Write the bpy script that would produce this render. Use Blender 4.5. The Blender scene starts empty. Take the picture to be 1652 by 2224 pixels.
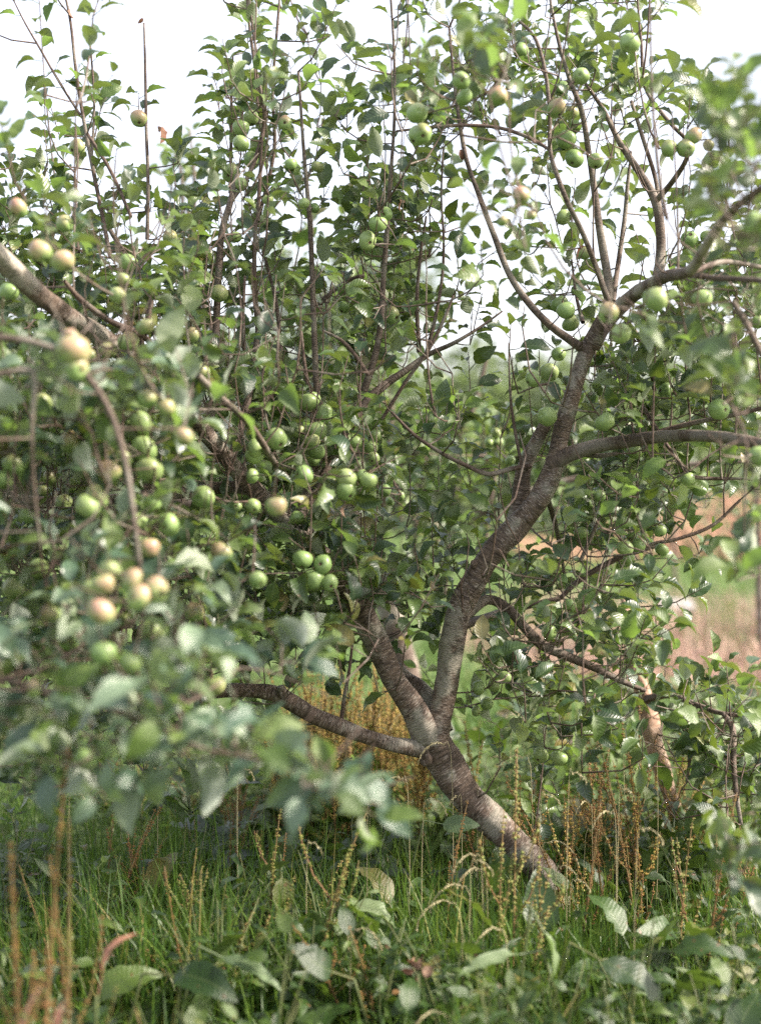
import bpy, math, random
import numpy as np
from mathutils import Vector, Matrix

random.seed(7)
rng = np.random.default_rng(11)
scene = bpy.context.scene
COL = scene.collection

# ------------------------------------------------------------------ camera
CAM_H = 1.3
F = 2224 / 0.70                       # picture units (1652 x 2224) per unit of slope
PITCH = math.atan((1112 - 1023) / F)
cam_data = bpy.data.cameras.new('camera')
cam = bpy.data.objects.new('camera', cam_data)
COL.objects.link(cam)
cam.location = (0, 0, CAM_H)
cam.rotation_euler = (math.pi / 2 - PITCH, 0, 0)
cam_data.sensor_fit = 'VERTICAL'
cam_data.sensor_height = 56
cam_data.lens = 80
cam_data.clip_start = 0.05
cam_data.clip_end = 2000
cam_data.dof.use_dof = True
cam_data.dof.focus_distance = 3.95
cam_data.dof.aperture_fstop = 2.35
scene.camera = cam

# ------------------------------------------------------------------ sky, sun, exposure
SUN_EL, SUN_AZ = 40.0, 98.0          # azimuth clockwise from +Y (view direction): from the right, a little behind
w = bpy.data.worlds.new('World')
scene.world = w
w.use_nodes = True
nt = w.node_tree
nt.nodes.clear()
out = nt.nodes.new('ShaderNodeOutputWorld')
bg = nt.nodes.new('ShaderNodeBackground')
sky = nt.nodes.new('ShaderNodeTexSky')
sky.sky_type = 'NISHITA'
sky.sun_disc = False
sky.sun_elevation = math.radians(SUN_EL)
sky.sun_rotation = math.radians(SUN_AZ)
sky.air_density = 1.0
sky.dust_density = 4.0
sky.ozone_density = 1.0
mixw = nt.nodes.new('ShaderNodeMix')
mixw.data_type = 'RGBA'
mixw.inputs[0].default_value = 0.35   # thin bright overcast over the clear sky
mixw.inputs[7].default_value = (9.0, 8.7, 9.3, 1)
nt.links.new(sky.outputs[0], mixw.inputs[6])
nt.links.new(mixw.outputs[2], bg.inputs[0])
bg.inputs[1].default_value = 0.125
nt.links.new(bg.outputs[0], out.inputs[0])

sun_d = bpy.data.lights.new('sun', 'SUN')
sun_d.energy = 5.0
sun_d.angle = math.radians(6)
sun_d.color = (1.0, 0.90, 0.78)
sun = bpy.data.objects.new('sun', sun_d)
COL.objects.link(sun)
az, el = math.radians(SUN_AZ), math.radians(SUN_EL)
sd = Vector((math.sin(az) * math.cos(el), math.cos(az) * math.cos(el), math.sin(el)))
sun.rotation_euler = sd.to_track_quat('Z', 'Y').to_euler()

scene.view_settings.view_transform = 'Standard'
scene.view_settings.look = 'None'
scene.view_settings.exposure = 1.32
scene.view_settings.gamma = 1
scene.view_settings.use_curve_mapping = False
scene.render.engine = 'CYCLES'
scene.cycles.use_denoising = False      # the grain stays, as on the film photograph
scene.cycles.sample_clamp_indirect = 5
scene.cycles.max_bounces = 7
scene.cycles.diffuse_bounces = 2
scene.cycles.transmission_bounces = 4
scene.cycles.glossy_bounces = 2

# ------------------------------------------------------------------ helpers
CP, SP = math.cos(PITCH), math.sin(PITCH)
def P(u, v, d):
    """point seen at picture position (u, v), d metres in front of the camera"""
    a = (u - 826) / F * d
    b = (1112 - v) / F * d
    return np.array([a, d * CP + b * SP, CAM_H - d * SP + b * CP])

def proj(p):
    p = np.asarray(p, float)
    y = p[..., 1]; z = p[..., 2] - CAM_H
    d = y * CP - z * SP
    b = y * SP + z * CP
    return 826 + p[..., 0] / d * F, 1112 - b / d * F, d

def G(u, d):
    """ground point under picture column u at distance d"""
    x = (u - 826) / F * d
    return np.array([x, d, ground_z(x, d)])

def ground_z(x, y):
    return 0.035 * math.sin(x * 1.3 + 0.5) * math.cos(y * 0.9) + 0.02 * math.sin(x * 3.1 + y * 2.3)

class MB:
    def __init__(s): s.v = []; s.q = []; s.t = []; s.uv = []; s.n = 0
    def add(s, v, q=None, t=None, uv=None):
        v = np.asarray(v, np.float32).reshape(-1, 3)
        if q is not None and len(q): s.q.append(np.asarray(q, np.int32).reshape(-1, 4) + s.n)
        if t is not None and len(t): s.t.append(np.asarray(t, np.int32).reshape(-1, 3) + s.n)
        s.uv.append(np.zeros((len(v), 2), np.float32) if uv is None else np.asarray(uv, np.float32).reshape(-1, 2))
        s.v.append(v); s.n += len(v)
    def mesh(s, name, mat, origin=(0, 0, 0), smooth=True):
        me = bpy.data.meshes.new(name)
        V = np.concatenate(s.v) - np.asarray(origin, np.float32)
        U = np.concatenate(s.uv)
        nq = sum(len(x) for x in s.q); ntr = sum(len(x) for x in s.t)
        L = []
        if nq: L.append(np.concatenate(s.q).ravel())
        if ntr: L.append(np.concatenate(s.t).ravel())
        L = np.concatenate(L)
        starts = np.concatenate([np.arange(nq) * 4, nq * 4 + np.arange(ntr) * 3]).astype(np.int32)
        me.vertices.add(len(V)); me.vertices.foreach_set('co', V.astype(np.float32).ravel())
        me.loops.add(len(L)); me.loops.foreach_set('vertex_index', L.astype(np.int32))
        me.polygons.add(nq + ntr); me.polygons.foreach_set('loop_start', starts)
        me.polygons.foreach_set('use_smooth', np.full(nq + ntr, smooth))
        uvl = me.uv_layers.new(name='UVMap')
        uvl.data.foreach_set('uv', U[L].astype(np.float32).ravel())
        me.materials.append(mat)
        me.update(calc_edges=True)
        me.validate()
        return me

def link(name, data, parent=None):
    o = bpy.data.objects.new(name, data)
    COL.objects.link(o)
    if parent is not None: o.parent = parent
    return o

def tag(o, label=None, cat=None, group=None, kind=None):
    if label: o['label'] = label
    if cat: o['category'] = cat
    if group: o['group'] = group
    if kind: o['kind'] = kind
    return o

def thing(name, loc, label, cat, group=None):
    o = link(name, None)
    o.location = [float(c) for c in loc]
    return tag(o, label, cat, group)

def nrm(a):
    a = np.asarray(a, float)
    return a / np.maximum(np.linalg.norm(a, axis=-1, keepdims=True), 1e-9)

def catmull(pts, step):
    """smooth resample of an (n, k) control polyline, spacing about step metres in the first three columns"""
    p = np.asarray(pts, float)
    p = np.vstack([2 * p[0] - p[1], p, 2 * p[-1] - p[-2]])
    res = []
    for i in range(1, len(p) - 2):
        L = np.linalg.norm(p[i + 1, :3] - p[i, :3])
        n = max(2, int(L / step))
        t = np.linspace(0, 1, n, endpoint=False)[:, None]
        a, b, c, d = p[i - 1], p[i], p[i + 1], p[i + 2]
        res.append(0.5 * ((2 * b) + (-a + c) * t + (2 * a - 5 * b + 4 * c - d) * t ** 2 + (-a + 3 * b - 3 * c + d) * t ** 3))
    res.append(p[-2][None])
    return np.vstack(res)

def tube(mb, pts, rad, k=6, lumps=0.0, seed=0, cap=True):
    pts = np.asarray(pts, float); rad = np.asarray(rad, float)
    n = len(pts)
    tan = nrm(np.gradient(pts, axis=0))
    ref = np.array([0.31, -0.9, 0.29]); ref /= np.linalg.norm(ref)
    N = np.zeros((n, 3))
    a = ref - tan[0] * (ref @ tan[0]); N[0] = nrm(a)
    for i in range(1, n):
        a = N[i - 1] - tan[i] * (N[i - 1] @ tan[i]); N[i] = nrm(a)
    B = np.cross(tan, N)
    th = np.linspace(0, 2 * np.pi, k + 1) + np.pi      # seam away from the viewer
    s = np.concatenate([[0], np.cumsum(np.linalg.norm(np.diff(pts, axis=0), axis=1))])
    R = rad[:, None] * np.ones((1, k + 1))
    if lumps:
        r_ = np.random.default_rng(seed)
        for _ in range(9):
            m = r_.integers(1, 5); fr = r_.uniform(8, 46); ph = r_.uniform(0, 6.28); ph2 = r_.uniform(0, 6.28)
            R = R * (1 + lumps * 0.4 * np.sin(m * th[None] + ph) * np.sin(fr * s[:, None] + ph2))
        R = R * (1 + lumps * 0.35 * r_.normal(size=(n, 1)).repeat(k + 1, 1) * 0.35)
        R[:, -1] = R[:, 0]
    V = pts[:, None] + R[..., None] * (np.cos(th)[None, :, None] * N[:, None] + np.sin(th)[None, :, None] * B[:, None])
    uvx = (th - th[0])[None] * rad.mean() * np.ones((n, 1))
    uvy = s[:, None] * np.ones((1, k + 1))
    idx = np.arange(n * (k + 1)).reshape(n, k + 1)
    q = np.stack([idx[:-1, :-1], idx[:-1, 1:], idx[1:, 1:], idx[1:, :-1]], -1).reshape(-1, 4)
    V = V.reshape(-1, 3); UV = np.stack([uvx, uvy], -1).reshape(-1, 2)
    if cap:
        V = np.vstack([V, pts[-1] + tan[-1] * rad[-1] * 0.6]); UV = np.vstack([UV, UV[-1]])
        t = np.stack([idx[-1, :-1], idx[-1, 1:], np.full(k, len(V) - 1)], -1)
        mb.add(V, q, t, UV)
    else:
        mb.add(V, q, None, UV)

# ------------------------------------------------------------------ materials
def new_mat(name):
    m = bpy.data.materials.new(name); m.use_nodes = True
    t = m.node_tree; t.nodes.clear()
    return m, t
def N_(t, typ, **kw):
    n = t.nodes.new(typ)
    for k, v in kw.items():
        if k.startswith('i_'): n.inputs[k[2:].replace('_', ' ')].default_value = v
        elif k.startswith('n'): n.inputs[int(k[1:])].default_value = v
        else: setattr(n, k, v)
    return n
def ramp(t, fac, stops):
    r = t.nodes.new('ShaderNodeValToRGB')
    e = r.color_ramp.elements
    while len(e) < len(stops): e.new(0.5)
    for i, (p, c) in enumerate(stops):
        e[i].position = p; e[i].color = (*c, 1) if len(c) == 3 else c
    t.links.new(fac, r.inputs[0]); return r.outputs[0]
def mixc(t, fac, a, b, mode='MIX'):
    m = t.nodes.new('ShaderNodeMix'); m.data_type = 'RGBA'; m.blend_type = mode
    for i, x in ((0, fac), (6, a), (7, b)):
        if hasattr(x, 'links') or isinstance(x, bpy.types.NodeSocket): t.links.new(x, m.inputs[i])
        else: m.inputs[i].default_value = x if i == 0 else (*x, 1)
    return m.outputs[2]
def math_(t, op, a, b=0.0, c=None):
    m = t.nodes.new('ShaderNodeMath'); m.operation = op
    for i, x in enumerate((a, b) if c is None else (a, b, c)):
        if isinstance(x, bpy.types.NodeSocket): t.links.new(x, m.inputs[i])
        else: m.inputs[i].default_value = x
    return m.outputs[0]
def noise(t, vec, scale, detail=3.0, rough=0.55):
    n = t.nodes.new('ShaderNodeTexNoise')
    n.inputs['Scale'].default_value = scale; n.inputs['Detail'].default_value = detail
    n.inputs['Roughness'].default_value = rough
    if vec is not None: t.links.new(vec, n.inputs['Vector'])
    return n.outputs['Fac']
def scaled(t, vec, s):
    m = t.nodes.new('ShaderNodeVectorMath'); m.operation = 'MULTIPLY'
    t.links.new(vec, m.inputs[0]); m.inputs[1].default_value = s
    return m.outputs[0]

def leaf_material(name, tops, under, trans, tmix=0.35, rough=0.5, vein=(0.16, 0.2, 0.08), veins=9.0, spots=None, bump=0.35):
    m, t = new_mat(name)
    geo = t.nodes.new('ShaderNodeNewGeometry'); oi = t.nodes.new('ShaderNodeObjectInfo')
    uv = t.nodes.new('ShaderNodeUVMap')
    rnd = math_(t, 'FRACT', math_(t, 'ADD', geo.outputs['Random Per Island'], oi.outputs['Random']))
    top = ramp(t, rnd, tops)
    sep = t.nodes.new('ShaderNodeSeparateXYZ'); t.links.new(uv.outputs[0], sep.inputs[0])
    ax = math_(t, 'ABSOLUTE', sep.outputs[0])
    mid = math_(t, 'LESS_THAN', ax, 0.05)
    ph = math_(t, 'SUBTRACT', math_(t, 'MULTIPLY', sep.outputs[1], veins), math_(t, 'MULTIPLY', ax, 2.2))
    saw = math_(t, 'ABSOLUTE', math_(t, 'SUBTRACT', math_(t, 'FRACT', ph), 0.5))
    lat = math_(t, 'LESS_THAN', saw, 0.07)
    vn = math_(t, 'MAXIMUM', mid, math_(t, 'MULTIPLY', lat, 0.5))
    mott = noise(t, None, 90, 3)
    top = mixc(t, 0.6, top, mixc(t, mott, (0.55, 0.55, 0.5), (1.35, 1.35, 1.2)), 'MULTIPLY')
    if spots:
        sp = noise(t, geo.outputs['Position'], spots[1], 2)
        spm = math_(t, 'MULTIPLY', math_(t, 'GREATER_THAN', sp, spots[2]), 0.8)
        top = mixc(t, spm, top, spots[0])
    top = mixc(t, math_(t, 'MULTIPLY', vn, 0.36), top, vein)
    und = mixc(t, math_(t, 'MULTIPLY', vn, 0.5), mixc(t, 0.22, under, top), vein)
    colr = mixc(t, geo.outputs['Backfacing'], top, und)
    b = t.nodes.new('ShaderNodeBsdfPrincipled')
    t.links.new(colr, b.inputs['Base Color'])
    b.inputs['Roughness'].default_value = rough
    b.inputs['Specular IOR Level'].default_value = 0.7
    pass
    bp = t.nodes.new('ShaderNodeBump'); bp.inputs['Strength'].default_value = bump; bp.inputs['Distance'].default_value = 0.002
    hgt = math_(t, 'ADD', math_(t, 'MULTIPLY', saw, 1.6), math_(t, 'ADD', math_(t, 'MULTIPLY', mid, -1.0), mott))
    t.links.new(hgt, bp.inputs['Height']); t.links.new(bp.outputs[0], b.inputs['Normal'])
    tr = t.nodes.new('ShaderNodeBsdfTranslucent')
    t.links.new(mixc(t, 0.8, top, trans), tr.inputs['Color'])
    ms = t.nodes.new('ShaderNodeMixShader'); ms.inputs[0].default_value = tmix
    t.links.new(b.outputs[0], ms.inputs[1]); t.links.new(tr.outputs[0], ms.inputs[2])
    o = t.nodes.new('ShaderNodeOutputMaterial'); t.links.new(ms.outputs[0], o.inputs[0])
    return m

M = {}
M['leaf'] = leaf_material('apple_leaf',
    [(0, (0.012, 0.034, 0.018)), (0.35, (0.028, 0.062, 0.024)), (0.65, (0.062, 0.108, 0.030)), (0.93, (0.13, 0.185, 0.050)), (1.0, (0.18, 0.14, 0.05))],
    (0.36, 0.40, 0.31), (0.19, 0.27, 0.025), 0.24, 0.37, vein=(0.17, 0.22, 0.11), spots=((0.12, 0.07, 0.03), 45, 0.70))
M['leaf_skylit'] = leaf_material('skylit_apple_leaf',
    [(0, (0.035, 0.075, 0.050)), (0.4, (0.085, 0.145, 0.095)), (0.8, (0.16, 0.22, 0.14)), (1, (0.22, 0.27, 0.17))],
    (0.38, 0.42, 0.36), (0.16, 0.24, 0.05), 0.22, 0.32, vein=(0.2, 0.26, 0.16), spots=((0.12, 0.07, 0.03), 45, 0.72))  # sky light on the near-left leaves, painted in as a paler bluish green
M['leaf_young'] = leaf_material('young_apple_leaf',
    [(0, (0.055, 0.10, 0.022)), (0.5, (0.09, 0.15, 0.03)), (1, (0.14, 0.20, 0.05))],
    (0.30, 0.34, 0.24), (0.22, 0.36, 0.06), 0.42, 0.5, vein=(0.22, 0.27, 0.13))
M['dead_leaf'] = leaf_material('dead_leaf',
    [(0, (0.13, 0.05, 0.03)), (1, (0.24, 0.10, 0.06))], (0.25, 0.15, 0.10), (0.3, 0.1, 0.05), 0.2, 0.7)
M['dock_leaf'] = leaf_material('dock_leaf',
    [(0, (0.014, 0.038, 0.009)), (0.5, (0.036, 0.078, 0.014)), (0.90, (0.09, 0.14, 0.025)), (0.98, (0.13, 0.12, 0.03)), (1, (0.16, 0.08, 0.03))],
    (0.08, 0.12, 0.05), (0.12, 0.20, 0.02), 0.30, 0.40, vein=(0.12, 0.16, 0.06), veins=13, spots=((0.16, 0.06, 0.03), 55, 0.70))
M['pale_leaf'] = leaf_material('pale_leaf',
    [(0, (0.12, 0.19, 0.09)), (1, (0.20, 0.26, 0.14))], (0.30, 0.34, 0.24), (0.22, 0.34, 0.08), 0.3, 0.4, vein=(0.3, 0.34, 0.2), veins=13)
M['pink_leaf'] = leaf_material('pink_dry_leaf',
    [(0, (0.42, 0.17, 0.12)), (1, (0.55, 0.27, 0.20))], (0.5, 0.3, 0.22), (0.5, 0.2, 0.1), 0.3, 0.6, veins=13)
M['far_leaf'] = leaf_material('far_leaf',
    [(0, (0.08, 0.13, 0.05)), (0.5, (0.12, 0.17, 0.07)), (1, (0.17, 0.21, 0.10))], (0.22, 0.26, 0.16), (0.2, 0.28, 0.08), 0.4, 0.6)  # distance haze put into the colour: paler than the near leaves

def bark_material(name, dark, midc, pale, palemix=0.55, sx=55, sy=330, bump=0.8, moss=0.25):
    m, t = new_mat(name)
    uv = t.nodes.new('ShaderNodeUVMap'); geo = t.nodes.new('ShaderNodeNewGeometry')
    a = noise(t, scaled(t, uv.outputs[0], (sx, sy, 1)), 1, 3, 0.6)
    b_ = noise(t, scaled(t, uv.outputs[0], (sx * 0.35, sy * 0.28, 1)), 1, 4, 0.6)
    big = noise(t, geo.outputs['Position'], 11, 3)
    fine = noise(t, geo.outputs['Position'], 240, 2)
    c = ramp(t, b_, [(0.34, dark), (0.60, midc)])
    pm = ramp(t, math_(t, 'ADD', math_(t, 'MULTIPLY', a, 0.65), math_(t, 'MULTIPLY', big, 0.35)), [(0.50, (0, 0, 0)), (0.60, (1, 1, 1))])
    c = mixc(t, math_(t, 'MULTIPLY', pm, palemix), c, pale)
    vo = t.nodes.new('ShaderNodeTexVoronoi'); vo.feature = 'DISTANCE_TO_EDGE'; vo.inputs['Scale'].default_value = 1
    t.links.new(scaled(t, uv.outputs[0], (sx * .55, sy * .22, 1)), vo.inputs['Vector'])
    crack = ramp(t, vo.outputs[0], [(0.02, (1, 1, 1)), (0.09, (0, 0, 0))])
    c = mixc(t, math_(t, 'MULTIPLY', crack, 0.15), c, dark)
    lich = ramp(t, big, [(0.50, (0, 0, 0)), (0.60, (1, 1, 1))])
    c = mixc(t, math_(t, 'MULTIPLY', lich, moss), c, (0.34, 0.33, 0.27))
    c = mixc(t, 0.5, c, mixc(t, fine, (0.5, 0.5, 0.5), (1.5, 1.5, 1.5)), 'MULTIPLY')
    p = t.nodes.new('ShaderNodeBsdfPrincipled'); t.links.new(c, p.inputs['Base Color'])
    p.inputs['Roughness'].default_value = 0.68; p.inputs['Specular IOR Level'].default_value = 0.35
    bp = t.nodes.new('ShaderNodeBump'); bp.inputs['Strength'].default_value = bump; bp.inputs['Distance'].default_value = 0.004
    t.links.new(math_(t, 'SUBTRACT', math_(t, 'ADD', math_(t, 'ADD', a, b_), math_(t, 'MULTIPLY', fine, 0.4)), math_(t, 'MULTIPLY', crack, 0.2)), bp.inputs['Height'])
    t.links.new(bp.outputs[0], p.inputs['Normal'])
    o = t.nodes.new('ShaderNodeOutputMaterial'); t.links.new(p.outputs[0], o.inputs[0])
    return m
M['bark'] = bark_material('apple_bark', (0.045, 0.031, 0.024), (0.15, 0.105, 0.078), (0.48, 0.40, 0.355), 0.75, 62, 330, 0.55, 0.5)
M['bark_thin'] = bark_material('branch_bark', (0.045, 0.032, 0.025), (0.14, 0.10, 0.078), (0.38, 0.32, 0.285), 0.4, 120, 500, 0.5)
M['twig'] = bark_material('twig_bark', (0.055, 0.036, 0.028), (0.13, 0.085, 0.066), (0.28, 0.23, 0.205), 0.4, 200, 300, 0.3)
M['bark_pink'] = bark_material('pale_pinkish_bark', (0.26, 0.15, 0.10), (0.48, 0.31, 0.23), (0.62, 0.47, 0.39), 0.5, 60, 120, 0.6, 0.1)

def apple_material():
    m, t = new_mat('apple_skin')
    tc = t.nodes.new('ShaderNodeTexCoord'); oi = t.nodes.new('ShaderNodeObjectInfo')
    sep = t.nodes.new('ShaderNodeSeparateXYZ'); t.links.new(tc.outputs['Object'], sep.inputs[0])
    n1 = noise(t, tc.outputs['Object'], 1.6, 3)
    n2 = noise(t, tc.outputs['Object'], 18, 2)
    base = ramp(t, oi.outputs['Random'], [(0, (0.12, 0.22, 0.055)), (0.5, (0.18, 0.29, 0.085)), (1, (0.27, 0.35, 0.13))])
    base = mixc(t, math_(t, 'MULTIPLY', n1, 0.7), base, (0.30, 0.39, 0.16))
    att = t.nodes.new('ShaderNodeAttribute'); att.attribute_type = 'OBJECT'; att.attribute_name = 'blush'
    g = math_(t, 'ADD', math_(t, 'MULTIPLY', sep.outputs[0], 0.55), math_(t, 'MULTIPLY', n1, 0.9))
    bm = ramp(t, g, [(0.40, (0, 0, 0)), (0.95, (1, 1, 1))])
    base = mixc(t, math_(t, 'MULTIPLY', math_(t, 'MULTIPLY', bm, att.outputs['Fac']), 0.7), base, (0.46, 0.19, 0.18))
    sp = ramp(t, noise(t, tc.outputs['Object'], 9, 1), [(0.70, (0, 0, 0)), (0.74, (1, 1, 1))])
    base = mixc(t, math_(t, 'MULTIPLY', sp, 0.45), base, (0.14, 0.11, 0.05))
    pale = ramp(t, n2, [(0.62, (0, 0, 0)), (0.70, (1, 1, 1))])
    base = mixc(t, math_(t, 'MULTIPLY', pale, 0.25), base, (0.55, 0.6, 0.4))
    p = t.nodes.new('ShaderNodeBsdfPrincipled'); t.links.new(base, p.inputs['Base Color'])
    p.inputs['Roughness'].default_value = 0.38; p.inputs['Specular IOR Level'].default_value = 0.5
    p.inputs['Subsurface Weight'].default_value = 0.12
    p.inputs['Subsurface Radius'].default_value = (0.35, 0.3, 0.08); p.inputs['Subsurface Scale'].default_value = 0.01
    o = t.nodes.new('ShaderNodeOutputMaterial'); t.links.new(p.outputs[0], o.inputs[0])
    return m
M['apple'] = apple_material()

def plain(name, stops, rough=0.7, trans=0.0, uvrand=False, scale=60):
    """colour by island/blade and noise; optional translucency"""
    m, t = new_mat(name)
    geo = t.nodes.new('ShaderNodeNewGeometry')
    if uvrand:
        uv = t.nodes.new('ShaderNodeUVMap'); sep = t.nodes.new('ShaderNodeSeparateXYZ')
        t.links.new(uv.outputs[0], sep.inputs[0]); f = sep.outputs[0]
    else:
        f = geo.outputs['Random Per Island']
    c = ramp(t, f, stops)
    n = noise(t, geo.outputs['Position'], scale, 2)
    c = mixc(t, 0.5, c, mixc(t, n, (0.6, 0.6, 0.6), (1.4, 1.4, 1.4)), 'MULTIPLY')
    p = t.nodes.new('ShaderNodeBsdfPrincipled'); t.links.new(c, p.inputs['Base Color'])
    p.inputs['Roughness'].default_value = rough; p.inputs['Specular IOR Level'].default_value = 0.35
    o = t.nodes.new('ShaderNodeOutputMaterial')
    if trans:
        tr = t.nodes.new('ShaderNodeBsdfTranslucent'); t.links.new(mixc(t, 0.5, c, (0.22, 0.34, 0.04)), tr.inputs['Color'])
        ms = t.nodes.new('ShaderNodeMixShader'); ms.inputs[0].default_value = trans
        t.links.new(p.outputs[0], ms.inputs[1]); t.links.new(tr.outputs[0], ms.inputs[2]); t.links.new(ms.outputs[0], o.inputs[0])
    else:
        t.links.new(p.outputs[0], o.inputs[0])
    return m
M['grass'] = plain('meadow_grass', [(0, (0.020, 0.055, 0.010)), (0.45, (0.052, 0.120, 0.018)), (0.80, (0.11, 0.19, 0.028)), (0.88, (0.22, 0.21, 0.06)), (1, (0.36, 0.27, 0.12))], 0.42, 0.32, True, 8)
M['grass_far'] = plain('field_grass', [(0, (0.09, 0.17, 0.05)), (0.5, (0.13, 0.22, 0.07)), (1, (0.26, 0.27, 0.13))], 0.6, 0.3, True, 1.5)
M['grass_pink'] = plain('dry_pink_grass', [(0, (0.34, 0.20, 0.16)), (0.6, (0.46, 0.30, 0.25)), (1, (0.50, 0.42, 0.32))], 0.7, 0.1, True, 1.5)
M['seed'] = plain('dock_seed', [(0, (0.15, 0.06, 0.025)), (0.5, (0.24, 0.115, 0.035)), (1, (0.26, 0.20, 0.05))], 0.7, 0.15)
M['seed_green'] = plain('unripe_dock_seed', [(0, (0.22, 0.14, 0.045)), (0.5, (0.23, 0.22, 0.06)), (1, (0.17, 0.24, 0.06))], 0.7, 0.15)
M['seed_far'] = plain('rusty_seed_far', [(0, (0.34, 0.17, 0.11)), (0.6, (0.36, 0.23, 0.16)), (1, (0.16, 0.22, 0.09))], 0.8, 0.1, False, 3)
M['stem'] = plain('dock_stem', [(0, (0.14, 0.13, 0.04)), (1, (0.20, 0.10, 0.05))], 0.6)
M['green_stem'] = plain('green_weed_stem', [(0, (0.06, 0.10, 0.03)), (1, (0.12, 0.13, 0.05))], 0.6)
M['straw'] = plain('straw_seed_head', [(0, (0.42, 0.36, 0.20)), (1, (0.55, 0.48, 0.30))], 0.6, 0.2)
M['dark_calyx'] = plain('calyx', [(0, (0.05, 0.03, 0.02)), (1, (0.12, 0.08, 0.05))], 0.8)
M['stalk'] = plain('apple_stalk', [(0, (0.16, 0.13, 0.06)), (1, (0.20, 0.14, 0.08))], 0.6)
M['stone'] = plain('pale_plank', [(0, (0.26, 0.25, 0.24)), (1, (0.3, 0.29, 0.28))], 0.8)

def ground_material():
    m, t = new_mat('meadow_ground')
    geo = t.nodes.new('ShaderNodeNewGeometry')
    a = noise(t, geo.outputs['Position'], 0.5, 4); b = noise(t, geo.outputs['Position'], 14, 4)
    c = ramp(t, a, [(0.3, (0.07, 0.11, 0.035)), (0.55, (0.11, 0.17, 0.055)), (0.75, (0.22, 0.20, 0.11))])
    c = mixc(t, math_(t, 'MULTIPLY', b, 0.7), c, (0.06, 0.055, 0.03))
    p = t.nodes.new('ShaderNodeBsdfPrincipled'); t.links.new(c, p.inputs['Base Color']); p.inputs['Roughness'].default_value = 0.9
    o = t.nodes.new('ShaderNodeOutputMaterial'); t.links.new(p.outputs[0], o.inputs[0])
    return m
M['ground'] = ground_material()

# ------------------------------------------------------------------ ground
def make_ground():
    xs = np.concatenate([-np.geomspace(900, 6, 22), np.arange(-5.5, 5.6, 0.25), np.geomspace(6, 900, 22)])
    ys = np.concatenate([-np.geomspace(300, 1.5, 10), np.arange(-1, 14, 0.25), np.geomspace(14.5, 1500, 30)])
    X, Y = np.meshgrid(xs, ys)
    Z = 0.035 * np.sin(X * 1.3 + 0.5) * np.cos(Y * 0.9) + 0.02 * np.sin(X * 3.1 + Y * 2.3)
    Z = Z * np.clip(1 - (np.hypot(X, Y) - 12) / 30, 0, 1)
    mb = MB()
    n, k = X.shape
    idx = np.arange(n * k).reshape(n, k)
    q = np.stack([idx[:-1, :-1], idx[:-1, 1:], idx[1:, 1:], idx[1:, :-1]], -1).reshape(-1, 4)
    mb.add(np.stack([X, Y, Z], -1).reshape(-1, 3), q)
    tag(link('ground', mb.mesh('ground', M['ground'])), 'green meadow ground under the apple trees', kind='structure')
make_ground()

# ------------------------------------------------------------------ leaf templates
def leaf_template(seed, ratio=0.54, stations=11, curl=1.15, fold=0.42, petiole=0.32, wave=0.028, serr=0.045, tipness=1.0, widest=0.42):
    r = np.random.default_rng(seed)
    ys = np.linspace(0, 1, stations)
    wd = np.sin(np.pi * ys ** (math.log(0.5) / math.log(widest))) ** 0.85
    wd = wd * (1 - 0.25 * tipness * np.clip((ys - 0.72) / 0.28, 0, 1) ** 1.5)
    wd[0] = 0.02; wd[-1] = 0.0
    cr = curl * r.uniform(0.35, 1.35); fo = fold * r.uniform(0.3, 1.6)
    tw = r.normal(0, 0.28); a0 = r.uniform(0.0, 0.5); side = r.normal(0, 0.12)
    ang = a0 - cr * ys ** 1.1
    dy = 1 / (stations - 1)
    y = np.concatenate([[0], np.cumsum(np.cos(ang[:-1]) * dy)]); z = np.concatenate([[0], np.cumsum(np.sin(ang[:-1]) * dy)])
    V = []; U = []
    half = ratio / 2
    for i in range(stations):
        for s in (-1, 0, 1):
            se = 1 + (serr if i % 2 else -serr)
            x = s * half * wd[i] * se
            zz = z[i] + abs(x) * math.tan(fo) + s * x * 0
            if s: zz += wave * r.normal() * (1 if 0 < i < stations - 1 else 0)
            c_, s_ = math.cos(tw * ys[i]), math.sin(tw * ys[i])
            dz = zz - z[i]
            V.append((x * c_ - dz * s_ + side * ys[i] ** 2, y[i], z[i] + x * s_ + dz * c_))
            U.append((s * max(wd[i], 0.3), ys[i]))
    V = np.array(V); U = np.array(U)
    V[:, 1] += petiole
    idx = np.arange(stations * 3).reshape(stations, 3)
    q = np.stack([idx[:-1, :-1], idx[:-1, 1:], idx[1:, 1:], idx[1:, :-1]], -1).reshape(-1, 4)
    pw = 0.016
    n0 = len(V)
    V = np.vstack([V, [(-pw, 0, 0), (pw, 0, 0), (pw * .8, petiole * 1.02, 0.003), (-pw * .8, petiole * 1.02, 0.003), (0, 0, -pw * 1.6), (0, petiole, -pw * 1.2)]])
    U = np.vstack([U, [(0, 0.02)] * 6])
    q = np.vstack([q, [(n0, n0 + 1, n0 + 2, n0 + 3), (n0 + 1, n0 + 4, n0 + 5, n0 + 2), (n0 + 4, n0, n0 + 3, n0 + 5)]])
    return V, q, U
APPLE_LEAVES = [leaf_template(i) for i in range(20)]
DOCK_LONG = [leaf_template(100 + i, 0.24, 11, 1.3, 0.3, 0.35, 0.022, 0.04, 1, 0.45) for i in range(8)]
DOCK_BROAD = [leaf_template(200 + i, 0.50, 11, 0.9, 0.25, 0.5, 0.03, 0.03, 0.3, 0.38) for i in range(8)]

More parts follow.
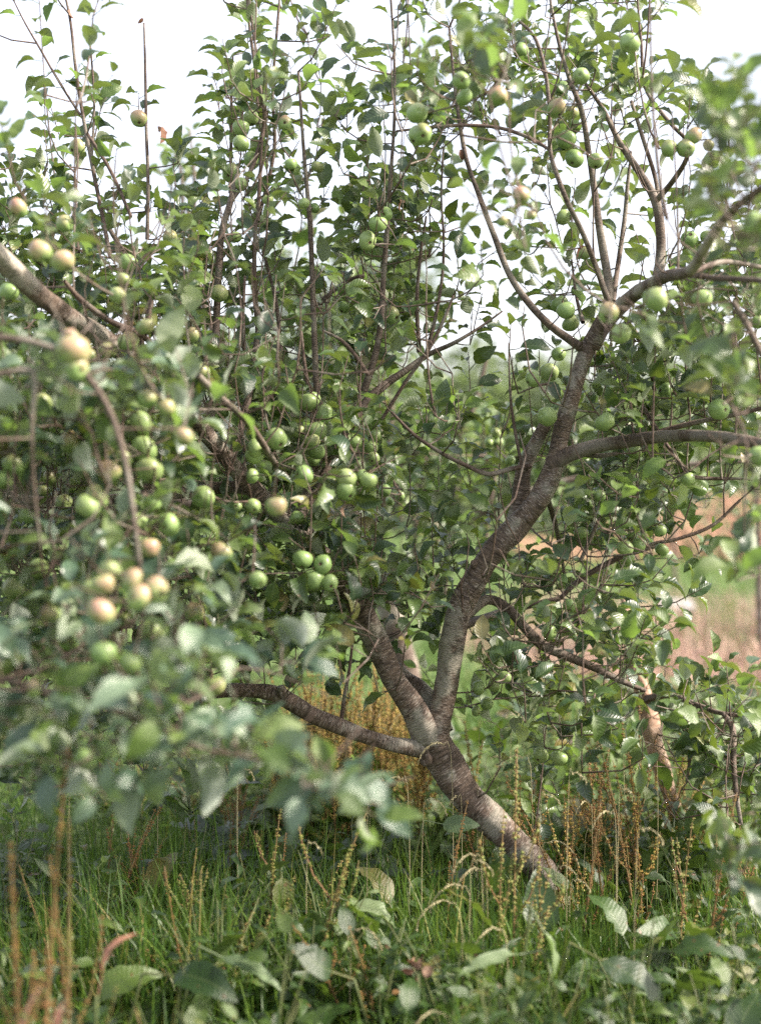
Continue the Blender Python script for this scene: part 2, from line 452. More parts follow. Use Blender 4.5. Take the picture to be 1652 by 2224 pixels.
def add_leaves(mb, T, pos, Y, Z, sc, var):
    for k in range(len(T)):
        m = var == k
        if not m.any(): continue
        V, q, U = T[k]
        y = Y[m]; z = Z[m]; x = np.cross(y, z)
        s = sc[m][:, None, None]
        W = pos[m][:, None] + s * (V[None, :, 0:1] * x[:, None] + V[None, :, 1:2] * y[:, None] + V[None, :, 2:3] * z[:, None])
        n, nv = W.shape[:2]
        Q = (q[None] + (np.arange(n) * nv)[:, None, None]).reshape(-1, 4)
        mb.add(W.reshape(-1, 3), Q, None, np.tile(U, (n, 1)))

def frame_z(Y, up):
    Z = up - Y * np.sum(up * Y, -1, keepdims=True)
    return nrm(Z)

def template_meshes(T, name, mat):
    res = []
    for V, q, U in T:
        mb = MB(); mb.add(V, q, None, U); res.append(mb.mesh(name, mat))
    return res
LEAF_ME = template_meshes(APPLE_LEAVES, 'leaf', M['leaf'])
LEAFP_ME = template_meshes(APPLE_LEAVES, 'leaf', M['leaf_skylit'])
LEAFY_ME = template_meshes(APPLE_LEAVES, 'leaf', M['leaf_young'])
DOCKL_ME = template_meshes(DOCK_LONG, 'leaf', M['dock_leaf'])
DOCKB_ME = template_meshes(DOCK_BROAD, 'leaf', M['dock_leaf'])
PALE_L_ME = template_meshes(DOCK_LONG, 'leaf', M['pale_leaf'])
PALE_B_ME = template_meshes(DOCK_BROAD, 'leaf', M['pale_leaf'])
DEAD_ME = template_meshes(APPLE_LEAVES[:6], 'leaf', M['dead_leaf'])
PINK_ME = template_meshes(DOCK_LONG, 'leaf', M['pink_leaf'])

def mat_from(pos, x, y, z, s, origin):
    p = np.asarray(pos) - np.asarray(origin)
    return Matrix(((x[0]*s, y[0]*s, z[0]*s, p[0]), (x[1]*s, y[1]*s, z[1]*s, p[1]), (x[2]*s, y[2]*s, z[2]*s, p[2]), (0, 0, 0, 1)))

def leaf_object(meshes, k, parent, origin, pos, Y, Z, s, name='leaf'):
    o = link(name, meshes[k % len(meshes)], parent)
    X = np.cross(Y, Z)
    o.matrix_basis = mat_from(pos, X, Y, Z, s, origin)
    return o

# ------------------------------------------------------------------ apple templates
def apple_meshes():
    res = []
    for s_ in range(5):
        r = np.random.default_rng(50 + s_)
        n, k = 15, 18
        V = []; U = []
        for i in range(n):
            a = math.pi * i / (n - 1)
            rr = math.sin(a) ** (0.86 + .03 * s_) * (1 + (0.05 + .03 * s_) * math.cos(a))
            zz = math.cos(a) * 0.90
            if a < 0.7: zz -= 0.24 * (1 - a / 0.7) ** 2
            if a > math.pi - 0.6: zz += 0.16 * (1 - (math.pi - a) / 0.6) ** 2
            for j in range(k):
                b = 2 * math.pi * j / k
                q_ = 1 + 0.035 * math.cos(5 * b) * (0.3 + (i / n)) + 0.04 * math.cos(2 * b + s_) + 0.04 * math.cos(b + 2 * s_) * math.cos(a)
                V.append((rr * q_ * math.cos(b), rr * q_ * math.sin(b), zz * (.93 + .04 * s_) + 0.08 * math.cos(b + s_) * math.sin(a)))
                U.append((j / k, i / n))
        idx = np.arange(n * k).reshape(n, k)
        j2 = np.roll(idx, -1, 1)
        q = np.stack([idx[:-1], idx[1:], j2[1:], j2[:-1]], -1).reshape(-1, 4)
        mb = MB(); mb.add(V, q, None, U); res.append(mb.mesh('apple', M['apple']))
    return res
APPLE_ME = apple_meshes()
def calyx_mesh():
    mb = MB()
    V = []; T = []
    for j in range(5):
        b = 2 * math.pi * j / 5
        c, s = math.cos(b), math.sin(b)
        o = len(V)
        V += [(0.03 * c - .08 * s, 0.03 * s + .08 * c, -0.73), (0.03 * c + .08 * s, 0.03 * s - .08 * c, -0.73), (0.25 * c, 0.25 * s, -0.90), (0.09 * c, 0.09 * s, -0.84)]
        T += [(o, o + 2, o + 3), (o + 3, o + 2, o + 1), (o, o + 3, o + 1)]
    k = len(V)
    for j in range(8):
        b = 2 * math.pi * j / 8
        V.append((0.17 * math.cos(b), 0.17 * math.sin(b), -0.785))
    V.append((0, 0, -0.755))
    T += [(k + (j + 1) % 8, k + j, k + 8) for j in range(8)]
    mb.add(V, None, T)
    return mb.mesh('calyx', M['dark_calyx'])
CALYX_ME = calyx_mesh()
def stalk_mesh():
    mb = MB()
    tube(mb, [(0, 0, 0.6), (0.02, 0.01, 0.9), (0.08, 0.0, 1.25)], [0.05, 0.04, 0.06], 5)
    return mb.mesh('stalk', M['stalk'])
STALK_ME = stalk_mesh()

# ------------------------------------------------------------------ trees
class Tree:
    def __init__(s, base, label, near=False):
        s.base = np.asarray(base, float)
        s.root = thing('apple_tree', base, label, 'apple tree')
        s.nodes = []; s.nr = []          # skeleton points and radii for attaching twigs
        s.twigs = MB()
        s.lp = []; s.ly = []; s.lz = []; s.ls = []; s.young = []; s.keep = []
        s.protect = []                   # (u, v, r, depth, prob)
        s.napple = 0; s.apple_guard = []
    def limb(s, name, ctrl, mat, k=14, step=0.02, lumps=0.05, world=False, guard=0.0, nodes=True, label=None, gf=None):
        """ctrl rows: u, v, depth, width in picture units at that depth"""
        pts = np.array([(*P(u, v, d), wd / F * d / 2) for u, v, d, wd in ctrl]) if not world else np.array(ctrl, float)
        c = catmull(pts, step)
        c[:, 3] = np.maximum(c[:, 3], 0.0012)
        mb = MB()
        tube(mb, c[:, :3], c[:, 3], k, lumps, seed=len(s.nodes) + 3)
        o = link(name, mb.mesh(name, mat, s.base), s.root)
        if label: o['label'] = label
        if nodes:
            st = max(1, int(0.03 / step))
            s.nodes += list(c[::st, :3]); s.nr += list(c[::st, 3])
        if guard:
            for p in c[::max(1, int(0.03 / step))]:
                u, v, d = proj(p[:3])
                if gf is None or gf(u, v): s.protect.append((u, v, p[3] / d * F * 1.15 + 5, d, guard))
        return c
    def shoot_leaves(s, c, r0=0.15, r1=1.0, gap=0.028, size=0.06, young=0.2, skip=0.0, keep=False):
        """alternate leaves along polyline c (n,3+)"""
        c = np.asarray(c)[:, :3]
        seg = np.linalg.norm(np.diff(c, axis=0), axis=1); S = np.concatenate([[0], np.cumsum(seg)]); L = S[-1]
        a = random.random() * 6.28
        x = r0 * L
        while x < r1 * L:
            i = min(np.searchsorted(S, x), len(c) - 1)
            p = np.array([np.interp(x, S, c[:, j]) for j in range(3)])
            tan = nrm(c[min(i + 1, len(c) - 1)] - c[max(i - 1, 0)])
            a += 2.4 + random.gauss(0, 0.3)
            if random.random() >= skip:
                ref = np.cross(tan, [0.3, 0.2, 0.9]); ref = nrm(ref); b2 = np.cross(tan, ref)
                rad = math.cos(a) * ref + math.sin(a) * b2
                e = random.uniform(0.1, 0.9)
                y = nrm(rad * math.cos(e) + tan * math.sin(e) + np.array([0, 0, random.uniform(-0.25, 0.25)]))
                up = np.array([0, -0.28, 0.85]) + tan * 0.35 + rng.normal(0, 0.46, 3)
                s.lp.append(p); s.ly.append(y); s.lz.append(frame_z(y, up))
                tipf = (x / L - r0) / max(r1 - r0, .01)
                s.ls.append(size * random.uniform(0.7, 1.2) * (1 - 0.35 * tipf ** 3)); s.young.append(random.random() < young or tipf > 0.93 and random.random() < 0.6)
                s.keep.append(keep)
            x += gap * random.uniform(0.7, 1.4)
    def spur(s, q, leaves=6, size=0.065, upbias=0.7, back=False, young=0.15):
        """twig from the nearest wood to q ending in a small leafy shoot"""
        q = np.asarray(q, float)
        A = s._A; n = s._n
        d = A[:n] - q
        cost = 1.35 * np.hypot(d[:, 0], d[:, 1]) + 0.55 * np.maximum(-d[:, 2], 0) + 1.9 * np.maximum(d[:, 2], 0)
        i = int(np.argmin(cost)); p = A[i]
        dist = np.linalg.norm(q - p)
        ln = random.uniform(0.05, 0.11)
        axis = nrm(np.array([0, 0, upbias]) + rng.normal(0, 0.35, 3) + nrm(q - p) * 0.5)
        tip = q + axis * ln
        ctl = p + (q - p) * 0.5 + (q - p) * np.array([.22, .22, -.22]) + np.array([0, 0, -0.05 * dist]) + rng.normal(0, 0.04 * dist, 3)
        m = max(3, int(dist / 0.05))
        t = np.linspace(0, 1, m)[:, None]
        c1 = (1 - t) ** 2 * p + 2 * t * (1 - t) * ctl + t ** 2 * q
        c = np.vstack([c1, q + axis * ln * 0.5, tip])
        r = np.linspace(min(0.0045, 0.0018 + dist * 0.005), 0.0011, len(c))
        tube(s.twigs, c, r, 5, cap=False)
        need = len(c1) - 1
        for k in range(1, len(c1)):
            if s._n < len(A): A[s._n] = c1[k]; s._n += 1
        gap = ln / max(leaves, 1) * 1.25
        n0 = len(s.lp)
        if dist > 0.14: s.shoot_leaves(c1, 0.35, 1.0, 0.045, size * .95, young, 0.15)
        s.shoot_leaves(c[-3:], 0.0, 1.0, gap, size, young)
        if back:
            for k in range(n0, len(s.lp)):
                if s.ly[k][1] < -0.1:
                    s.ly[k] = nrm(s.ly[k] * np.array([1, -1, 1])); s.lz[k] = frame_z(s.ly[k], np.array([0, 0, 1.0]))
    def start(s, cap=60000):
        s._A = np.zeros((cap, 3)); s._n = len(s.nodes); s._A[:s._n] = np.array(s.nodes)
    def scatter(s, pts, **kw):
        pts = np.asarray(pts)
        if not len(pts): return
        A = s._A[:s._n:3]
        dist = np.array([np.min(np.linalg.norm(A - p, axis=1)) for p in pts])
        for i in np.argsort(dist): s.spur(pts[i], **kw)
    def apple(s, u, v, size, d, blush):
        r = size / 2 / F * d * random.uniform(.94, 1.06)
        p = P(u, v, d)
        o = link('apple', APPLE_ME[random.randrange(5)], s.root)
        down = Vector((random.uniform(-.7, .7), random.uniform(-.9, 0.1), random.uniform(-1, 0.15))).normalized()
        q = (-down).to_track_quat('Z', 'X').to_matrix().to_4x4()
        # turn the blushed cheek (+X) to the sunny upper side
        best = None
        for k in range(12):
            R = q @ Matrix.Rotation(k * math.pi / 6, 4, 'Z')
            sc = (R @ Vector((1, 0, 0))).dot(Vector((0.2, -0.5, 0.85)))
            if best is None or sc > best[0]: best = (sc, R)
        Mx = best[1]
        hz = random.uniform(0.9, 1.03)
        Mx = Matrix.Translation(Vector(p - s.base)) @ Mx @ Matrix.Diagonal((r * random.uniform(.97, 1.05), r, r * hz, 1))
        o.matrix_basis = Mx
        o['blush'] = float(blush)
        if blush > 0.75: o['label'] = 'pink-blushed apple'
        link('calyx', CALYX_ME, o); link('stalk', STALK_ME, o)
        s.protect.append((u, v, size * 0.52, d - r, 0.9)); s.apple_guard.append((u, v, size * 0.50, d - r, 0.85))
        s.napple += 1
        top = p - np.array(down) * r * 1.25
        return top
    def finish(s, n_obj=300, guard=(), pale=False):
        pos = np.array(s.lp); Y = np.array(s.ly); Z = np.array(s.lz); sc = np.array(s.ls) * 1.14; yg = np.array(s.young); kp = np.array(s.keep)
        cen = pos + Y * sc[:, None] * 0.8
        u, v, d = proj(cen)
        drop = np.zeros(len(pos), bool)
        rr = np.random.default_rng(5)
        for (pu, pv, pr, pd, pb) in list(s.protect) + list(guard):
            m = (d < pd + 0.02) & (np.hypot(u - pu, v - pv) < pr + 0.30 * sc / d * F) & (d > 0)
            if m.any(): drop |= m & (rr.random(len(pos)) < pb)
        # nothing right in front of the lens
        drop |= (np.linalg.norm(cen - np.array([0, 0, CAM_H]), axis=1) < 1.3)
        k = ~drop
        pos, Y, Z, sc, yg, u, v, d = pos[k], Y[k], Z[k], sc[k], yg[k], u[k], v[k], d[k]
        var = rr.integers(0, len(APPLE_LEAVES), len(pos))
        inside = (u > 10) & (u < 1642) & (v > 10) & (v < 2214)
        score = np.where(inside, sc / d, 0) 
        order = np.argsort(-score)
        ind = np.zeros(len(pos), bool); ind[order[:n_obj]] = True
        ind &= inside
        for i in np.nonzero(ind)[0]:
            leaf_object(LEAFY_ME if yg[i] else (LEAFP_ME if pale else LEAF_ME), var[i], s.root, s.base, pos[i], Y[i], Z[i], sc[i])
        for flag, mat, nm in ((False, M['leaf_skylit' if pale else 'leaf'], 'foliage'), (True, M['leaf_young'], 'young_foliage')):
            m = (~ind) & (yg == flag)
            if m.any():
                mb = MB(); add_leaves(mb, APPLE_LEAVES, pos[m], Y[m], Z[m], sc[m], var[m])
                tag(link(nm, mb.mesh(nm, mat, s.base), s.root), kind='stuff')
        if s.twigs.n:
            tag(link('twigs', s.twigs.mesh('twigs', M['twig'], s.base), s.root), kind='stuff')
        print(s.root['label'][:40], 'leaves', len(pos), 'apples', s.napple)

# ---- the main tree ---------------------------------------------------------
base = np.array([(1225 - 826) / F * 4.0, 4.0, 0.0])
main = Tree(base, 'large leaning apple tree full of green apples, forking low above the long grass')
B_, T_, W_ = M['bark'], M['bark_thin'], M['twig']
main.limb('trunk', [(1290, 2085, 4.02, 110), (1255, 2030, 4.0, 84), (1222, 1965, 4.0, 68), (1188, 1910, 4.0, 62), (1148, 1860, 4.0, 62), (1098, 1810, 4.0, 64), (1045, 1764, 4.0, 69), (1004, 1715, 4.0, 73), (968, 1662, 4.0, 77),
                    (946, 1612, 4.0, 70), (953, 1563, 4.0, 54), (972, 1472, 4.0, 52), (984, 1381, 4.0, 54), (1002, 1315, 4.0, 54), (1038, 1245, 4.0, 52),
                    (1078, 1190, 4.0, 52), (1128, 1135, 4.0, 52), (1174, 1080, 4.0, 48), (1201, 1015, 4.0, 42), (1216, 950, 4.0, 39), (1232, 890, 4.0, 37), (1250, 830, 4.0, 36), (1270, 770, 4.0, 34), (1292, 725, 4.0, 32), (1310, 690, 4.0, 30)],
          B_, 28, 0.008, 0.085, guard=0.93, gf=lambda u, v: not (1285 < v < 1360))
main.limb('limb', [(962, 1655, 4.02, 70), (930, 1600, 3.99, 66), (902, 1548, 3.98, 58), (853, 1472, 3.97, 55), (812, 1381, 3.95, 51), (775, 1310, 3.93, 48), (715, 1225, 3.9, 44), (640, 1145, 3.87, 40), (550, 1062, 3.84, 38),
                   (500, 1005, 3.8, 36), (450, 945, 3.75, 36), (400, 890, 3.7, 37), (310, 805, 3.6, 38), (230, 738, 3.5, 40), (150, 688, 3.4, 43), (80, 635, 3.3, 45), (0, 558, 3.2, 46), (-90, 470, 3.1, 42), (-180, 360, 3.0, 32)],
          B_, 24, 0.010, 0.08, guard=0.72, gf=lambda u, v: v > 1350 or (u < 250 and v < 760) or (430 < u < 565 and 930 < v < 1085))
main.limb('limb', [(955, 1632, 4.0, 50), (890, 1622, 3.97, 36), (840, 1614, 3.95, 32), (770, 1590, 3.92, 34), (700, 1563, 3.9, 36), (640, 1530, 3.9, 38), (590, 1505, 3.9, 36), (540, 1499, 3.9, 30), (460, 1502, 3.88, 32), (380, 1507, 3.85, 28), (280, 1495, 3.8, 22), (150, 1505, 3.75, 16), (0, 1500, 3.7, 12)],
          B_, 18, 0.010, 0.06, guard=0.8)
main.limb('limb', [(968, 1590, 4.05, 34), (942, 1530, 4.08, 33), (912, 1492, 4.11, 32), (880, 1470, 4.13, 28), (845, 1430, 4.12, 24), (810, 1360, 4.1, 20), (780, 1290, 4.1, 14)], B_, 14, 0.012, 0.06)
main.limb('limb', [(1110, 1150, 4.07, 34), (1130, 1085, 4.08, 40), (1138, 1020, 4.07, 32), (1160, 965, 4.06, 30), (1184, 922, 4.05, 28)], B_, 16, 0.010, 0.05, guard=0.9, label='short cut-off limb beside the main stem')
main.limb('limb', [(1195, 1010, 4.0, 40), (1230, 988, 3.98, 34), (1290, 970, 3.95, 31), (1350, 960, 3.9, 29), (1420, 950, 3.8, 28), (1490, 946, 3.7, 26), (1570, 950, 3.55, 26), (1660, 965, 3.4, 26), (1800, 985, 3.2, 22)], T_, 14, 0.012, 0.05, guard=0.8)
main.limb('limb', [(1010, 1330, 4.05, 34), (1060, 1303, 4.1, 22), (1105, 1325, 4.1, 22), (1145, 1370, 4.1, 22), (1180, 1403, 4.1, 23), (1230, 1425, 4.1, 20), (1290, 1450, 4.1, 17), (1350, 1480, 4.1, 13), (1400, 1500, 4.1, 9)], T_, 12, 0.012, 0.05, guard=0.8)
main.limb('limb', [(560, 1065, 3.86, 30), (500, 1058, 3.9, 28), (440, 1065, 3.9, 26), (380, 1072, 3.9, 25), (320, 1075, 3.9, 24), (240, 1085, 3.9, 22), (150, 1090, 3.9, 18), (40, 1080, 3.9, 14), (-80, 1060, 3.8, 10)], B_, 12, 0.012, 0.05, guard=0.4)
main.limb('limb', [(1285, 750, 4.0, 38), (1315, 700, 3.95, 36), (1370, 645, 3.8, 32), (1440, 603, 3.5, 28), (1500, 585, 3.2, 26), (1545, 512, 3.0, 22), (1595, 452, 2.85, 19), (1690, 380, 2.7, 16), (1800, 280, 2.6, 10)], B_, 14, 0.012, 0.05, guard=0.6)
branches = [  # control points (u, v, depth, width), guard
    ([(1275, 765, 4.0, 24), (1240, 740, 3.98, 19), (1195, 708, 3.95, 17), (1145, 655, 3.95, 15), (1105, 595, 3.95, 14), (1070, 505, 3.95, 13), (1040, 425, 3.95, 11), (1012, 345, 3.95, 10), (996, 255, 3.95, 9), (985, 170, 3.95, 7), (975, 60, 3.95, 5)], 0.85),
    ([(1305, 700, 4.0, 26), (1322, 640, 4.02, 21), (1312, 560, 4.05, 19), (1300, 490, 4.05, 17), (1288, 400, 4.05, 15), (1276, 320, 4.05, 13), (1262, 240, 4.05, 12), (1235, 170, 4.05, 10), (1212, 90, 4.05, 8), (1196, 10, 4.05, 6), (1185, -60, 4.05, 5)], 0.8),
    ([(1318, 650, 4.0, 14), (1290, 570, 3.9, 12), (1262, 500, 3.85, 11), (1232, 440, 3.8, 11), (1205, 370, 3.8, 10), (1193, 320, 3.8, 9), (1193, 240, 3.8, 9), (1182, 150, 3.8, 8), (1160, 80, 3.8, 8), (1125, 45, 3.8, 6)], 0.8),
    ([(1330, 655, 4.05, 13), (1342, 570, 4.15, 12), (1355, 480, 4.2, 11), (1362, 400, 4.2, 9), (1370, 330, 4.2, 5)], 0.8),
    ([(1420, 640, 3.95, 24), (1433, 560, 4.0, 23), (1432, 490, 4.0, 22), (1420, 430, 4.0, 20), (1385, 370, 4.0, 16), (1345, 310, 4.0, 13), (1310, 240, 4.0, 10), (1270, 180, 4.0, 7)], 0.85),
    ([(1425, 435, 4.0, 14), (1455, 400, 3.9, 13), (1485, 355, 3.8, 11), (1510, 290, 3.7, 8)], 0.8),
    ([(1500, 312, 4.1, 8), (1450, 262, 4.1, 9), (1400, 190, 4.15, 8), (1392, 100, 4.15, 7), (1385, 20, 4.15, 5), (1380, -50, 4.15, 4)], 0.3),
    ([(1432, 500, 4.0, 12), (1425, 400, 4.1, 10), (1395, 300, 4.12, 9), (1370, 220, 4.15, 8)], 0.5),
    ([(1192, 325, 3.8, 7), (1150, 300, 3.85, 8), (1085, 278, 3.9, 8), (1010, 272, 3.9, 8), (930, 277, 3.9, 7), (860, 285, 3.9, 5)], 0.85),
    ([(790, 850, 4.0, 17), (815, 770, 4.0, 15), (828, 690, 4.0, 13), (832, 610, 4.0, 12), (840, 500, 4.0, 11), (848, 380, 4.0, 9), (856, 260, 4.0, 7), (856, 130, 4.0, 6), (848, -10, 4.0, 5)], 0.75),
    ([(840, 832, 4.05, 18), (880, 805, 4.05, 15), (930, 770, 4.05, 12), (985, 745, 4.0, 9), (1040, 712, 4.0, 6), (1090, 676, 4.0, 4)], 0.85),
    ([(640, 1150, 3.9, 18), (720, 1000, 3.95, 18), (790, 880, 4.0, 20), (840, 832, 4.05, 18)], 0.0),
    ([(830, 910, 4.0, 8), (880, 830, 3.98, 8), (930, 760, 3.96, 8), (965, 690, 3.96, 7), (985, 640, 3.96, 5)], 0.8),
    ([(925, 770, 4.1, 10), (945, 690, 4.1, 8), (960, 600, 4.1, 7), (963, 520, 4.1, 6), (958, 430, 4.1, 5), (962, 320, 4.1, 4)], 0.6),
    ([(910, 765, 4.15, 12), (905, 660, 4.15, 9), (912, 560, 4.15, 8), (925, 470, 4.15, 5)], 0.5),
    ([(690, 900, 4.0, 15), (682, 720, 4.0, 13), (678, 600, 4.0, 12), (672, 470, 4.0, 11), (662, 360, 4.0, 9), (655, 260, 4.0, 7), (648, 155, 4.0, 6)], 0.93),
    ([(470, 700, 3.95, 16), (480, 520, 3.98, 15), (500, 440, 4.0, 14), (515, 380, 4.0, 10)], 0.7),
    ([(500, 440, 4.0, 10), (545, 370, 4.02, 10), (575, 260, 4.05, 10), (555, 150, 4.05, 8), (540, 40, 4.05, 6), (535, -50, 4.05, 5)], 0.25),
    ([(560, 480, 3.95, 9), (565, 380, 3.95, 8), (570, 290, 3.95, 4)], 0.8),
    ([(500, 420, 4.1, 8), (502, 300, 4.1, 7), (503, 190, 4.1, 6), (506, 120, 4.1, 4)], 0.3),
    ([(560, 480, 4.1, 9), (595, 330, 4.1, 8), (592, 200, 4.1, 7), (602, 60, 4.1, 6), (610, -40, 4.1, 4)], 0.2),
    ([(560, 720, 4.0, 12), (552, 600, 4.0, 11), (556, 480, 4.0, 9)], 0.3),
    ([(530, 760, 3.9, 9), (528, 680, 3.9, 8), (532, 600, 3.9, 6)], 0.8),
    ([(610, 760, 4.1, 10), (600, 660, 4.1, 9), (576, 560, 4.1, 6)], 0.7),
    ([(320, 520, 3.9, 9), (322, 400, 3.9, 8), (318, 280, 3.9, 7), (316, 160, 3.9, 6), (313, 50, 3.9, 4)], 0.93),
    ([(240, 560, 3.8, 10), (222, 465, 3.85, 9), (203, 370, 3.9, 9), (182, 260, 3.9, 8), (165, 150, 3.9, 7), (154, 50, 3.9, 6), (140, -20, 3.9, 5)], 0.5),
    ([(285, 470, 3.85, 8), (240, 370, 3.85, 8), (190, 290, 3.85, 8)], 0.5),
    ([(175, 250, 3.9, 6), (130, 180, 3.9, 5), (90, 110, 3.9, 5), (55, 50, 3.9, 4), (30, 0, 3.9, 3)], 0.5),
    ([(200, 340, 3.9, 6), (205, 220, 3.95, 5), (197, 100, 3.95, 4)], 0.1),
    ([(320, 1075, 3.9, 16), (330, 900, 3.9, 14), (300, 700, 3.9, 12), (270, 560, 3.88, 11), (240, 500, 3.85, 10)], 0.0),
    ([(450, 945, 3.75, 22), (470, 820, 3.85, 18), (470, 700, 3.95, 16)], 0.0),
    ([(500, 1005, 3.8, 20), (540, 860, 3.9, 16), (560, 720, 4.0, 12)], 0.0),
    ([(640, 1145, 3.87, 20), (680, 1020, 3.95, 18), (690, 900, 4.0, 15)], 0.0),
    ([(330, 652, 3.5, 10), (322, 690, 3.5, 12), (313, 728, 3.5, 14)], 0.9),
    ([(140, 610, 3.35, 9), (175, 650, 3.4, 13), (240, 698, 3.45, 14), (312, 730, 3.5, 14), (350, 780, 3.6, 12)], 0.9),
    ([(430, 815, 3.2, 15), (480, 865, 3.25, 16), (540, 920, 3.3, 15), (600, 1010, 3.6, 14)], 0.85),
    ([(668, 835, 3.9, 9), (660, 780, 3.9, 8), (655, 720, 3.9, 4)], 0.8),
    ([(800, 815, 3.9, 9), (770, 770, 3.9, 9), (740, 738, 3.9, 8), (700, 718, 3.9, 5)], 0.8),
    ([(700, 650, 4.6, 10), (760, 607, 4.5, 10), (790, 600, 4.5, 10)], 0.6),
    ([(1150, 1012, 4.05, 11), (1110, 1018, 4.0, 11), (1060, 1030, 3.97, 11), (1010, 1010, 3.95, 10), (960, 985, 3.95, 9), (900, 945, 3.95, 8), (850, 895, 3.95, 6)], 0.9),
    ([(1132, 1012, 4.03, 8), (1112, 900, 4.03, 7), (1106, 830, 4.03, 5), (1104, 745, 4.03, 2.5)], 0.95),
    ([(1270, 985, 4.0, 16), (1300, 990, 3.97, 11), (1340, 985, 3.95, 8)], 0.6),
    ([(1400, 952, 3.85, 9), (1440, 935, 3.85, 11), (1526, 914, 3.8, 11), (1590, 902, 3.75, 10), (1680, 880, 3.7, 9)], 0.85),
    ([(1395, 880, 4.1, 7), (1440, 955, 3.95, 8), (1490, 1025, 3.9, 9), (1520, 1038, 3.9, 9), (1610, 1040, 3.9, 6)], 0.85),
    ([(1180, 1060, 4.05, 14), (1200, 1120, 4.2, 12), (1215, 1185, 4.3, 10), (1225, 1250, 4.35, 7)], 0.4),
    ([(1215, 1300, 4.2, 9), (1255, 1262, 4.2, 12), (1310, 1228, 4.2, 13), (1370, 1200, 4.2, 12), (1430, 1185, 4.2, 8)], 0.8),
    ([(1370, 1205, 4.2, 8), (1420, 1180, 4.2, 8), (1466, 1172, 4.2, 8), (1546, 1141, 4.2, 8), (1606, 1086, 4.2, 6)], 0.9),
    ([(1000, 1360, 4.05, 22), (1090, 1330, 4.3, 16), (1215, 1300, 4.3, 12)], 0.0),
    ([(1260, 1218, 4.1, 9), (1290, 1150, 4.1, 9), (1300, 1125, 4.1, 7)], 0.7),
    ([(1205, 832, 4.0, 7), (1165, 838, 3.95, 5), (1125, 855, 3.93, 3)], 0.5),
    ([(1005, 1330, 3.93, 7), (1002, 1290, 3.92, 5), (1000, 1255, 3.9, 3)], 0.8),
    ([(742, 1560, 3.92, 10), (748, 1510, 3.9, 9), (757, 1465, 3.9, 8), (765, 1400, 3.9, 6)], 0.9),
    ([(1360, 700, 4.1, 14), (1400, 760, 4.15, 12), (1420, 860, 4.2, 10), (1390, 900, 4.2, 8)], 0.0),
    ([(1590, 655, 3.0, 13), (1620, 705, 3.0, 15), (1650, 765, 3.0, 14), (1700, 860, 3.0, 10)], 0.8),
    ([(1470, 592, 3.4, 14), (1540, 603, 3.2, 14), (1600, 606, 3.1, 14), (1700, 612, 3.0, 12)], 0.85),
    ([(1500, 592, 3.2, 12), (1560, 570, 3.3, 12), (1610, 573, 3.4, 11), (1700, 590, 3.5, 9)], 0.8),
    ([(1265, 700, 4.0, 10), (1250, 640, 4.1, 7), (1240, 560, 4.1, 4)], 0.2),
]
bc = []
for ctrl, g in branches:
    bc.append(main.limb('branch', ctrl, T_ if ctrl[0][3] > 12 else W_, 8, 0.02, 0.04, guard=g))

